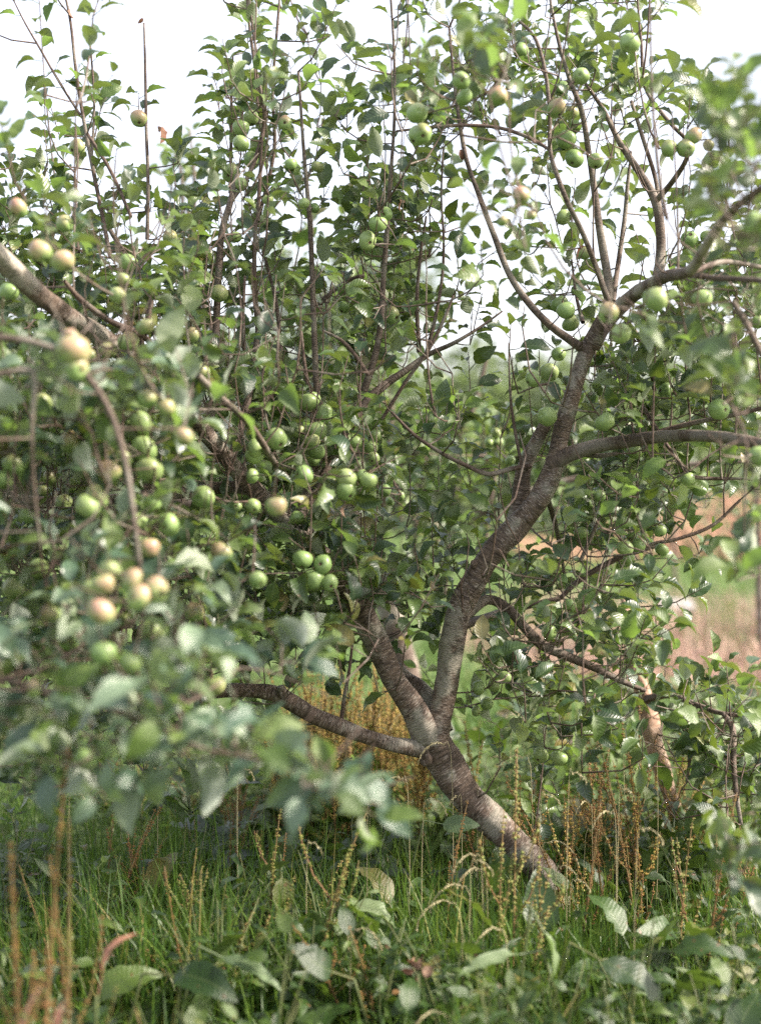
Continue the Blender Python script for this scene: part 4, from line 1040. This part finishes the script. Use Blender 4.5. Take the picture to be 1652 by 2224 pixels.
# ------------------------------------------------------------------ dock plants
def seed_head(seed, h, mat, arms=5, ss=1.0):
    r = np.random.default_rng(seed)
    mb = MB(); sb = MB()
    V0 = np.array([(1, 0, 0), (-1, 0, 0), (0, 1, 0), (0, -1, 0), (0, 0, 1.2), (0, 0, -1.2)], float)
    T0 = np.array([(0, 2, 4), (2, 1, 4), (1, 3, 4), (3, 0, 4), (2, 0, 5), (1, 2, 5), (3, 1, 5), (0, 3, 5)])
    def spike(c, z0=0.0, rmax=.014):
        c = np.asarray(c); S = np.concatenate([[0], np.cumsum(np.linalg.norm(np.diff(c, axis=0), axis=1))])
        x = z0 * S[-1]
        while x < S[-1]:
            p = np.array([np.interp(x, S, c[:, j]) for j in range(3)])
            f = x / S[-1]; rr = rmax * (1 - .55 * f)
            for _ in range(int(r.integers(3, 7) / ss)):
                a = r.uniform(0, 6.28)
                q = p + np.array([math.cos(a), math.sin(a), r.uniform(-.5, .3)]) * rr * r.uniform(.3, 1)
                sb.add(q + V0 * r.uniform(.0024, .0046) * ss, None, T0)
            x += r.uniform(.004, .022) if r.random() < .85 else .04
    bx, by = r.normal(0, .05, 2)
    n = 8; t = np.linspace(0, 1, n)
    main_c = np.stack([bx * t ** 2 * h * 2, by * t ** 2 * h * 2, h * t], -1)
    tube(mb, main_c, np.linspace(.0045, .0012, n), 6)
    spike(main_c, .25)
    for k in range(arms):
        f = r.uniform(.25, .68); z = f * h; a = r.uniform(0, 6.28)
        p0 = np.array([np.interp(z, main_c[:, 2], main_c[:, j]) for j in range(2)] + [z])
        L = r.uniform(.12, .26) * h / .7
        o_ = np.array([math.cos(a), math.sin(a), 0])
        c = np.array([p0, p0 + o_ * L * .25 + [0, 0, L * .35], p0 + o_ * L * .38 + [0, 0, L * .75], p0 + o_ * L * .42 + [0, 0, L]])
        tube(mb, c, [.002, .0017, .0013, .001], 5)
        spike(c, .15, .009)
    return mb.mesh('stalk', M['stem']), sb.mesh('seed_head', mat, smooth=False)
HEADS_R = [seed_head(300 + i, .7, M['seed'], 3 + i % 4, .62) for i in range(7)]
HEADS_G = [seed_head(400 + i, .7, M['seed_green'], 3 + i % 3) for i in range(5)]

M['seed_gold'] = plain('golden_dock_seed', [(0, (0.30, 0.15, 0.045)), (0.5, (0.38, 0.25, 0.06)), (1, (0.30, 0.31, 0.08))], 0.7, 0.15)
HEADS_Y = [seed_head(500 + i, .7, M['seed_gold'], 4 + i % 4) for i in range(6)]
HEADS_THIN = [seed_head(600 + i, .7, (M['seed'], M['seed_green'])[i % 2], 1 + i % 3, .6) for i in range(4)]

def dock(u, d, vtop, label, green=False, group=None, lean=0.05, nl=4, heads=None):
    g = G(u, d); g_ = g.copy()
    ztop = CAM_H - (vtop - 1023) / F * d
    h = max(.3, ztop - g[2])
    root = thing('dock_plant', g, label, 'dock plant', group)
    st, sh = random.choice(heads or (HEADS_G if green else HEADS_R))
    rz = random.uniform(0, 6.28); tx, ty = random.gauss(0, lean), random.gauss(0, lean)
    for nm, me in (('stalk', st), ('seed_head', sh)):
        o = link(nm, me, root)
        if nm == 'seed_head': o['kind'] = 'stuff'
        o.rotation_euler = (tx, ty, rz); o.scale = (max(.8, h / .7),) * 2 + (h / .7,)
    for k in range(nl):
        a = random.uniform(0, 6.28); e = random.uniform(.1, 1.0)
        y = np.array([math.cos(a) * math.cos(e), math.sin(a) * math.cos(e), math.sin(e)])
        z = frame_z(y, np.array([0, 0, 1.]) + rng.normal(0, .2, 3))
        zz = random.uniform(0, .35) * h
        o = leaf_object(random.choice((DOCKL_ME, DOCKL_ME, DOCKB_ME)), random.randrange(8), root, g, g + np.array([0, 0, zz]), y, z, random.uniform(.11, .22) * (1 - .5 * zz / h))
    return root
random.seed(31)
named = [
 (75, 2.55, 1600, 'tallest rusty dock stalk at the left edge, blurred and arching below the hanging leaves', 0),
 (38, 2.5, 1830, 'short rusty dock stalk at the left edge, left of the tallest one', 0),
 (130, 2.6, 1790, 'blurred orange dock stalk right beside the tallest one at the left edge', 0),
 (165, 2.7, 1850, 'yellowish dock stalk leaning at the left, between the tallest one and the pink spike', 0),
 (350, 2.7, 2190, 'low rusty dock stalk at the bottom, right of the pink spike', 0),
 (1115, 3.35, 1640, 'tall yellow-green dock stalk standing in front of the trunk foot', 1),
 (1085, 3.3, 1790, 'yellow-green dock stalk just left of the tall one at the trunk foot', 1),
 (1170, 3.4, 1860, 'dock stalk right of the tall one at the trunk foot, in front of the bark', 1),
 (1140, 3.3, 1980, 'short dock stalk low in front of the trunk foot', 1),
 (755, 3.2, 2110, 'thick rusty dock spike at the bottom beside the round broad leaf', 0),
 (820, 3.2, 2170, 'small rusty dock spike at the bottom, right of the thick one', 0),
 (470, 3.3, 2100, 'small green dock stalk at the bottom, left of the long pale leaf', 1),
 (400, 3.6, 1950, 'yellow-green dock stalk in the middle of the grass, left of the bottom centre', 1),
 (445, 3.6, 1960, 'green dock stalk beside the yellow-green one in the left grass', 1),
 (1535, 3.5, 1720, 'dark dock stalk at the right in front of the hanging blurred leaves', 0),
 (1480, 3.6, 1780, 'green-brown dock stalk below the leaning pink trunk', 1),
]
for (u, d, vt, lab, gr) in named: dock(u, d, vt, lab, bool(gr), nl=3, heads=HEADS_THIN if d < 2.8 else None)
for k in range(78):
    u = random.uniform(620, 930); d = random.uniform(4.5, 5.5)
    dock(u, d, random.uniform(1425, 1580), 'sunlit yellow-orange dock stalk in the crowd behind the fork and the low left limb', heads=HEADS_Y, group='dock stalks crowded behind the forked trunk', nl=4)
for k in range(36):
    u = random.gauss(1375, 125); d = random.uniform(3.7, 4.8)
    dock(u, d, random.uniform(1530, 1760), heads=random.choice((HEADS_R, HEADS_R, HEADS_Y, HEADS_G)), lean=.13, label='rusty dock stalk in the crowd in front of the leaning pink trunk', group='dock stalks crowded at the lower right', nl=3)
for k in range(14):
    u = random.uniform(120, 720); d = random.uniform(3.2, 4.2)
    dock(u, d, random.uniform(1740, 1900), 'dock stalk', heads=random.choice((HEADS_R, HEADS_G, HEADS_THIN)), lean=.15, group='dock stalks scattered in the left grass', nl=2)
for k in range(12):
    u = random.uniform(470, 640); d = random.uniform(4.3, 5.2)
    dock(u, d, random.uniform(1730, 1830), 'orange dock stalk in the row below the low left limb', green=False, group='dock stalks below the low left limb', nl=2)
for k in range(10):
    u = random.uniform(200, 460); d = random.uniform(4.8, 6.5)
    dock(u, d, random.uniform(1640, 1760), 'dock stalk in the shade below the hanging leaves at the left', green=random.random() < .4, group='dock stalks at the left behind the grass', nl=3)
for k in range(14):
    u = random.uniform(1180, 1330); d = random.uniform(5.5, 8.0)
    dock(u, d, random.uniform(1500, 1600), 'red-tinged dock stalk in the sun between the trunk and the leaning pink trunk', group='red-tinged dock stalks right of the trunk', nl=2, lean=.15)

# far rusty weeds on the field
def thicket():
    r = np.random.default_rng(9); mb = MB()
    n = 26000
    x = r.uniform(2.0, 11.5, n); y = 22 + r.normal(0, 1.1, n)
    hh = (.55 + .22 * np.sin(x * 1.3 + 1) + .12 * np.sin(x * 3.7)) * np.clip((x - 1.8) / 1.5, 0.3, 1)
    z = hh * (r.random(n) ** .6) * r.uniform(.6, 1.15, n)
    V0 = np.array([(1, 0, 0), (-.5, .8, 0), (-.5, -.8, 0), (0, 0, 2.4)]); T0 = np.array([(0, 1, 3), (1, 2, 3), (2, 0, 3)])
    P0 = np.stack([x, y, z], -1)
    V = P0[:, None] + V0[None] * r.uniform(.02, .045, n)[:, None, None]
    mb.add(V.reshape(-1, 3), None, (T0[None] + (np.arange(n) * 4)[:, None, None]).reshape(-1, 3))
    tag(link('weed_thicket', mb.mesh('weed_thicket', M['seed_far'], smooth=False)), 'belt of rusty orange weeds far across the field at the right', 'weeds', kind='stuff')
thicket()
# pale board lying in the field
def board():
    mb = MB()
    V = [(x, y, z) for z in (0, .06) for y in (-.10, .10) for x in (-.15, .15)]
    mb.add(V, [(0, 2, 3, 1), (4, 5, 7, 6), (0, 1, 5, 4), (2, 6, 7, 3), (0, 4, 6, 2), (1, 3, 7, 5)])
    o = link('board', mb.mesh('board', M['stone'], smooth=False)); o.location = (fx(1468, 12.4), 12.4, .12); o.rotation_euler = (.35, 0.04, .1)
    tag(o, 'small pale board lying in the field grass at the right', 'board')
board()

# ------------------------------------------------------------------ broad-leaved weeds
def rosette(u, d, label, n=6, broad=True, size=(.12, .2), group=None, el=(.15, 1.0), z1=.12):
    g = G(u, d); root = thing('broad_leaf_weed', g, label, 'weed', group)
    a0 = random.uniform(0, 6.28)
    for k in range(n):
        a = a0 + k * 2.4; e = random.uniform(*el)
        y = np.array([math.cos(a) * math.cos(e), math.sin(a) * math.cos(e), math.sin(e)])
        z = frame_z(y, np.array([0, 0, 1.]) + rng.normal(0, .25, 3))
        me = DOCKB_ME if broad or random.random() < .3 else DOCKL_ME
        leaf_object(me, random.randrange(8), root, g, g + np.array([0, 0, random.uniform(0, z1)]), y, z, random.uniform(*size))
    return root
random.seed(77)
def zone(u):
    return 'left part of the frame' if u < 500 else ('middle of the frame' if u < 1000 else 'right part of the frame')
for k in range(58):
    d = random.uniform(2.3, 4.3); u = random.uniform(-60, 1710)
    rosette(u, d, f'broad-leaved weed low in the shaded grass at the bottom, {zone(u)}', random.randint(4, 7), random.random() < .6, (.06, .15), group=f'broad-leaved weeds in the near grass, {zone(u)}', z1=.2)
for k in range(55):
    d = random.uniform(4.2, 6.5); u = random.uniform(100, 1600)
    rosette(u, d, f'leafy weed standing in the lit grass beyond the trunk, {zone(u)}', random.randint(6, 10), random.random() < .4, (.08, .17), group=f'leafy weeds beyond the trunk, {zone(u)}', el=(.3, 1.3), z1=.3)

WEED_ME = template_meshes(DOCK_LONG + DOCK_BROAD, 'leaf', M['leaf_young'])
def leafy_weed(u, d, h, label, group, size, meshes=None):
    """upright weed: thin stems carrying many small leaves"""
    g = G(u, d); root = thing('leafy_weed', g, label, 'weed', group)
    st = MB()
    for s_ in range(random.randint(2, 4)):
        a = random.uniform(0, 6.28); hh = h * random.uniform(.6, 1); o_ = np.array([math.cos(a), math.sin(a), 0]) * hh * random.uniform(.1, .5)
        c = np.array([[0, 0, 0], o_ * .2 + [0, 0, hh * .4], o_ * .6 + [0, 0, hh * .75], o_ + [0, 0, hh]]); tube(st, c, [.0022, .002, .0016, .001], 5)
        for k in range(random.randint(6, 10)):
            f = (k + 1) / 10; p = g + np.array([np.interp(f * 3, range(4), c[:, j]) for j in range(3)])
            b = a + k * 2.4; e = random.uniform(-.1, .8); y = np.array([math.cos(b) * math.cos(e), math.sin(b) * math.cos(e), math.sin(e)])
            leaf_object(meshes or (DOCKL_ME if k % 3 else DOCKB_ME), random.randrange(16 if meshes else 8), root, g, p, y, frame_z(y, np.array([0, -.2, 1.]) + rng.normal(0, .3, 3)), size * random.uniform(.6, 1.1) * (1.2 - .5 * f))
    link('stem', st.mesh('stem', M['green_stem']), root)
for k in range(95):
    d = random.uniform(2.4, 4.2); u = random.uniform(-40, 1690)
    leafy_weed(u, d, random.uniform(.22, .42), f'small-leaved upright weed tangled in the near grass, {zone(u)}', f'small-leaved weeds in the near grass, {zone(u)}', random.uniform(.055, .095))

for k in range(64):
    d = random.uniform(4.5, 6.2); u = random.choice((random.uniform(560, 960), random.uniform(1120, 1420), random.uniform(0, 600)))
    leafy_weed(u, d, random.uniform(.3, .62), 'weed', f'sunlit leafy weeds rising beyond the trunk, {zone(u)}', random.uniform(.07, .11), WEED_ME)

# single leaves that show in front
def lone_leaf(u, v, d, dirv, up, s, meshes, k, label, name='weed_leaf'):
    """one weed with a stem to the ground and one conspicuous leaf whose middle shows at (u, v)"""
    y = nrm(np.array(dirv, float)); z = frame_z(y, np.array(up, float))
    p = P(u, v, d) - y * s * .8
    g = np.array([p[0] - y[0] * .05, p[1] + .02, ground_z(p[0], p[1])])
    root = thing('broad_leaf_weed', g, label, 'weed')
    mb = MB(); tube(mb, catmull([(*g, 0), (*(g * .5 + p * .5 - y * .02), 0), (*p, 0)], .04)[:, :3], np.full(len(catmull([(*g, 0), (*(g * .5 + p * .5 - y * .02), 0), (*p, 0)], .04)), .003), 5)
    link('stem', mb.mesh('stem', M['green_stem'], g), root)
    leaf_object(meshes, k, root, g, p, y, z, s)
    for j in range(2):
        a = random.uniform(0, 6.28); yy = nrm([math.cos(a), math.sin(a), .5])
        leaf_object(DOCKL_ME, j, root, g, g, yy, frame_z(yy, np.array([0, 0, 1.])), .12)
lone_leaf(1215, 2090, 3.0, (.45, -.3, -.85), (.8, -.2, .5), .155, PALE_L_ME, 0, 'weed with a long bright leaf arching down right, beside the tall yellow-green dock stalk')
lone_leaf(1065, 2085, 3.0, (-.85, -.2, -.1), (0, -.4, 1), .14, PALE_L_ME, 2, 'weed with a bright leaf arching down left, beside the tall yellow-green dock stalk')
lone_leaf(545, 2110, 3.0, (.85, -.2, -.35), (0, -.5, 1), .15, PALE_L_ME, 3, 'weed with a long pale leaf reaching right at the bottom left of the round leaf')
lone_leaf(690, 2100, 3.0, (-.5, -.35, .3), (.1, -1, .5), .125, DOCKB_ME, 1, 'weed with a large round green leaf facing the camera at the bottom centre')
lone_leaf(985, 1795, 3.9, (.8, -.3, -.1), (0, -.9, .7), .105, PALE_B_ME, 2, 'weed with a pale shining round leaf just left of the trunk foot')
lone_leaf(800, 1975, 3.5, (.8, -.4, -.2), (0, -.5, 1), .12, PALE_B_ME, 4, 'weed with a pale leaf lit from above left of the drooping grass heads')
lone_leaf(615, 1935, 3.6, (.1, -.4, -.9), (.2, -1, .2), .11, DOCKB_ME, 5, 'weed with a drooping green leaf hanging in the middle left grass')
lone_leaf(1350, 2110, 3.0, (.8, -.4, -.35), (0, -.5, 1), .15, DOCKB_ME, 3, 'weed with a broad leaf with brown edges at the bottom right')
lone_leaf(1500, 2060, 3.0, (.7, -.4, .2), (0, -.6, 1), .13, DOCKB_ME, 6, 'weed with a broad green leaf at the bottom right corner below the leaning trunk')
lone_leaf(420, 2120, 2.9, (.7, -.4, .1), (0, -.6, 1), .16, DOCKB_ME, 0, 'weed with a wide dark leaf at the bottom left of the long pale leaf')
lone_leaf(235, 2060, 2.7, (.22, 0.1, .97), (-.9, -.5, .1), .11, PINK_ME, 4, 'weed with an upright narrow pink dry leaf at the left')
lone_leaf(65, 2200, 2.3, (.25, 0.1, .97), (-.9, -.5, .1), .08, PINK_ME, 2, 'weed with a blurred pink dry leaf at the bottom left corner')
lone_leaf(120, 2215, 2.3, (-.35, 0.1, .97), (-.3, -1, .1), .07, PINK_ME, 6, 'small pink dry leaf on a weed at the bottom left, second from the corner')
# shrivelled brown flower head at the bottom
def brown_head():
    g = G(912, 3.05); p = P(908, 2112, 3.05)
    root = thing('dead_flower_head', g, 'curled brown dead leaf clump on a stem, left of the arching bright leaf', 'dead plant')
    mb = MB(); tube(mb, [g, g * .5 + p * .5, p], [.003, .0028, .0025], 6); link('stem', mb.mesh('stem', M['green_stem'], g), root)
    for k in range(9):
        y = nrm(rng.normal(0, 1, 3)); leaf_object(DEAD_ME, k, root, g, p, y, frame_z(y, rng.normal(0, 1, 3)), .028)
brown_head()

# ------------------------------------------------------------------ drooping grass heads
def grass_head(u, v, d, reach, label, group=None):
    """reach: how far (picture units) the head droops sideways from (u, v), its highest point"""
    top = P(u, v, d); rx = reach / F * d
    g = np.array([top[0] - rx * .6, top[1] + .03, ground_z(top[0] - rx * .6, top[1])])
    ar = abs(rx)
    c = catmull([(*g, 0), (*(g * .45 + (top + [-rx * .9, 0, -ar * .9]) * .55), 0), (*(top + np.array([-rx * .62, 0, -ar * .42])), 0), (*(top + np.array([-rx * .3, 0, -ar * .1])), 0), (*top, 0),
                 (*(top + np.array([rx * .32, -.01, -ar * .07])), 0), (*(top + np.array([rx * .62, -.02, -ar * .28])), 0), (*(top + np.array([rx * .85, -.02, -ar * .6])), 0), (*(top + np.array([rx * .95, -.02, -ar * .95])), 0)], .012)[:, :3]
    root = thing('grass_stem', g, label, 'grass stem', group)
    mb = MB(); tube(mb, c, np.linspace(.0011, .0005, len(c)), 4); link('stalk', mb.mesh('stalk', M['straw'], g), root)
    sb = MB()
    S = np.concatenate([[0], np.cumsum(np.linalg.norm(np.diff(c, axis=0), axis=1))]); L = S[-1]; x = L - abs(rx) * 1.6 - .02
    while x < L:
        p = np.array([np.interp(x, S, c[:, j]) for j in range(3)]); i = min(np.searchsorted(S, x), len(c) - 1)
        t = nrm(c[i] - c[max(i - 1, 0)]); y = nrm(t + rng.normal(0, .35, 3) + np.array([0, 0, -.25])); z = frame_z(y, rng.normal(0, 1, 3)); xx = np.cross(y, z)
        l_, w_ = .008, .0014
        sb.add(p + np.array([xx * w_ * 0, y * l_ * .5 + xx * w_, y * l_ * .5 - xx * w_, y * l_, y * l_ * .4 + z * w_]), None, [(0, 1, 4), (1, 3, 4), (3, 2, 4), (2, 0, 4), (0, 2, 1), (1, 2, 3)])
        x += .0028
    tag(link('seed_head', sb.mesh('seed_head', M['straw'], g, smooth=False), root), kind='stuff')
random.seed(3)
for (u, v, d, rc, lab) in [(950, 1612, 3.9, -45, 'pale grass head drooping across the fork of the trunk'), (1060, 1565, 3.95, 30, 'pale grass head right of the fork, against the leaves'), (1120, 1640, 3.9, -50, 'feathery grass head just right of the trunk bend'),
    (1320, 1612, 4.2, -50, 'straw-coloured grass head drooping among the dock stalks at the right'), (1030, 1885, 3.4, -40, 'pale grass head drooping left below the trunk foot, uppermost of its group'), (960, 1955, 3.3, -60, 'long pale grass head arching far to the left below the trunk foot'),
    (985, 1920, 3.35, -55, 'pale grass head between the two arching ones below the trunk foot'), (1070, 2015, 3.2, -45, 'lowest pale grass head, left of the tall dock stalk'), (790, 2015, 3.2, 40, 'orange-tinged grass head drooping to the right at the bottom centre'),
    (1205, 1825, 3.8, 50, 'straw grass head drooping right of the trunk foot'), (1290, 1800, 3.9, 30, 'fluffy grass head in the tall grass right of the trunk foot'), (1255, 1910, 3.7, 25, 'orange-brown grass head low between trunk foot and dock crowd'),
    (1225, 1880, 3.7, 28, 'small straw grass head beside the orange-brown one'), (940, 2195, 2.9, -50, 'blurred grass head at the very bottom centre')]:
    grass_head(u, v, d, rc, lab)
for k in range(30):
    d = random.uniform(3.2, 5.0); u = random.uniform(150, 1600)
    grass_head(u, 1023 + (CAM_H - random.uniform(.42, .6)) / d * F, d, random.choice((-1, 1)) * random.uniform(15, 40), 'thin meadow grass stem with a small straw seed head among the grass', 'thin grass stems in the meadow')

# ------------------------------------------------------------------ air
def haze():
    mb = MB()
    x0, x1, y0, y1, z0, z1 = -45, 45, -4, 60, -1.2, 9.5
    V = [(x, y, z) for z in (z0, z1) for y in (y0, y1) for x in (x0, x1)]
    mb.add(V, [(0, 2, 3, 1), (4, 5, 7, 6), (0, 1, 5, 4), (2, 6, 7, 3), (0, 4, 6, 2), (1, 3, 7, 5)])
    m, t = new_mat('haze'); v = t.nodes.new('ShaderNodeVolumePrincipled')
    v.inputs['Density'].default_value = 0.0015; v.inputs['Color'].default_value = (.96, .97, 1, 1)
    o = t.nodes.new('ShaderNodeOutputMaterial'); t.links.new(v.outputs[0], o.inputs['Volume'])
    tag(link('haze', mb.mesh('haze', m, smooth=False)), 'thin bright haze over the field', kind='stuff')
HAZE = False
if HAZE: haze()


# ------------------------------------------------------------------ tell the crowded plants apart by colour, height and place
ORD = ['first', 'second', 'third', 'fourth', 'fifth', 'sixth', 'seventh', 'eighth', 'ninth', 'tenth', 'eleventh', 'twelfth', 'thirteenth', 'fourteenth', 'fifteenth', 'sixteenth']
def top_z(o): return max((c.location.z + (c.data.vertices[0].co.z * 0 + max(v[2] for v in c.bound_box)) * c.scale.z) for c in o.children)
COLOURS = {'dock_seed': 'rusty', 'unripe_dock_seed': 'yellow-green', 'golden_dock_seed': 'golden'}
from collections import defaultdict
groups = defaultdict(list)
for o in scene.objects:
    if o.get('group') and o.parent is None: groups[o['group']].append(o)
PLACES = {'dock stalks scattered in the left grass': ('dock stalk', 'left near grass'), 'dock stalks crowded behind the forked trunk': ('dock stalk', 'crowd behind the fork'), 'dock stalks crowded at the lower right': ('dock stalk', 'crowd before the leaning pink trunk'),
          'dock stalks below the low left limb': ('dock stalk', 'row below the low left limb'), 'dock stalks at the left behind the grass': ('dock stalk', 'shade under the hanging left leaves'),
          'red-tinged dock stalks right of the trunk': ('dock stalk', 'sunny gap right of the trunk'), 'thin grass stems in the meadow': ('drooping thin grass stem', 'meadow')}
for gname, members in groups.items():
    noun, place = PLACES.get(gname, (None, None))
    if noun is None:
        noun = 'bright upright weed' if gname.startswith('sunlit') else 'broad-leaved weed' if gname.startswith('broad') else ('small-leaved weed' if gname.startswith('small') else 'leafy weed')
        side = 'left' if 'left' in gname else ('middle' if 'middle' in gname else 'right')
        place = f'{side} near grass' if 'near' in gname else f'{side} grass beyond the trunk'
    info = []
    tops_ = {o: top_z(o) if o.children else 0 for o in members}
    zs = sorted(tops_.values())
    for o in members:
        u = 826 + o.location.x / o.location.y * F
        h = 'tall' if tops_[o] >= zs[int(len(zs) * .66)] else ('short' if tops_[o] < zs[int(len(zs) * .33)] else 'middling')
        c = ''
        for ch in o.children:
            if ch.name.startswith('seed_head'): c = COLOURS.get(ch.data.materials[0].name, 'straw-coloured')
        if not c:
            n = sum(1 for ch in o.children if ch.name.startswith('leaf'))
            c = 'near' if o.location.y < np.median([m.location.y for m in members]) else 'farther'
        info.append((h, c, u, o))
    us = sorted(i_[2] for i_ in info)
    sub = defaultdict(list)
    for h, c, u, o in info:
        t_ = 0 if u <= us[len(us) // 3] else (1 if u <= us[2 * len(us) // 3] else 2)
        if len(info) < 17: t_ = 3
        sub[(h, c, t_)].append((u, o))
    for (h, c, t_), L in sub.items():
        L.sort(key=lambda q: q[0])
        part_ = ('left part of ', 'centre of ', 'right part of ', '')[t_]
        for k, (u, o) in enumerate(L):
            which = '' if len(L) == 1 else f', {ORD[min(k, 15)]} from left'
            o['label'] = f'{h} {c} {noun}{which}, {part_}{place}'
for _o in scene.objects:
    if 'label' in _o and not (4 <= len(_o['label'].split()) <= 16) and 'category' in _o: print('LONG', _o.name, _o['label'])
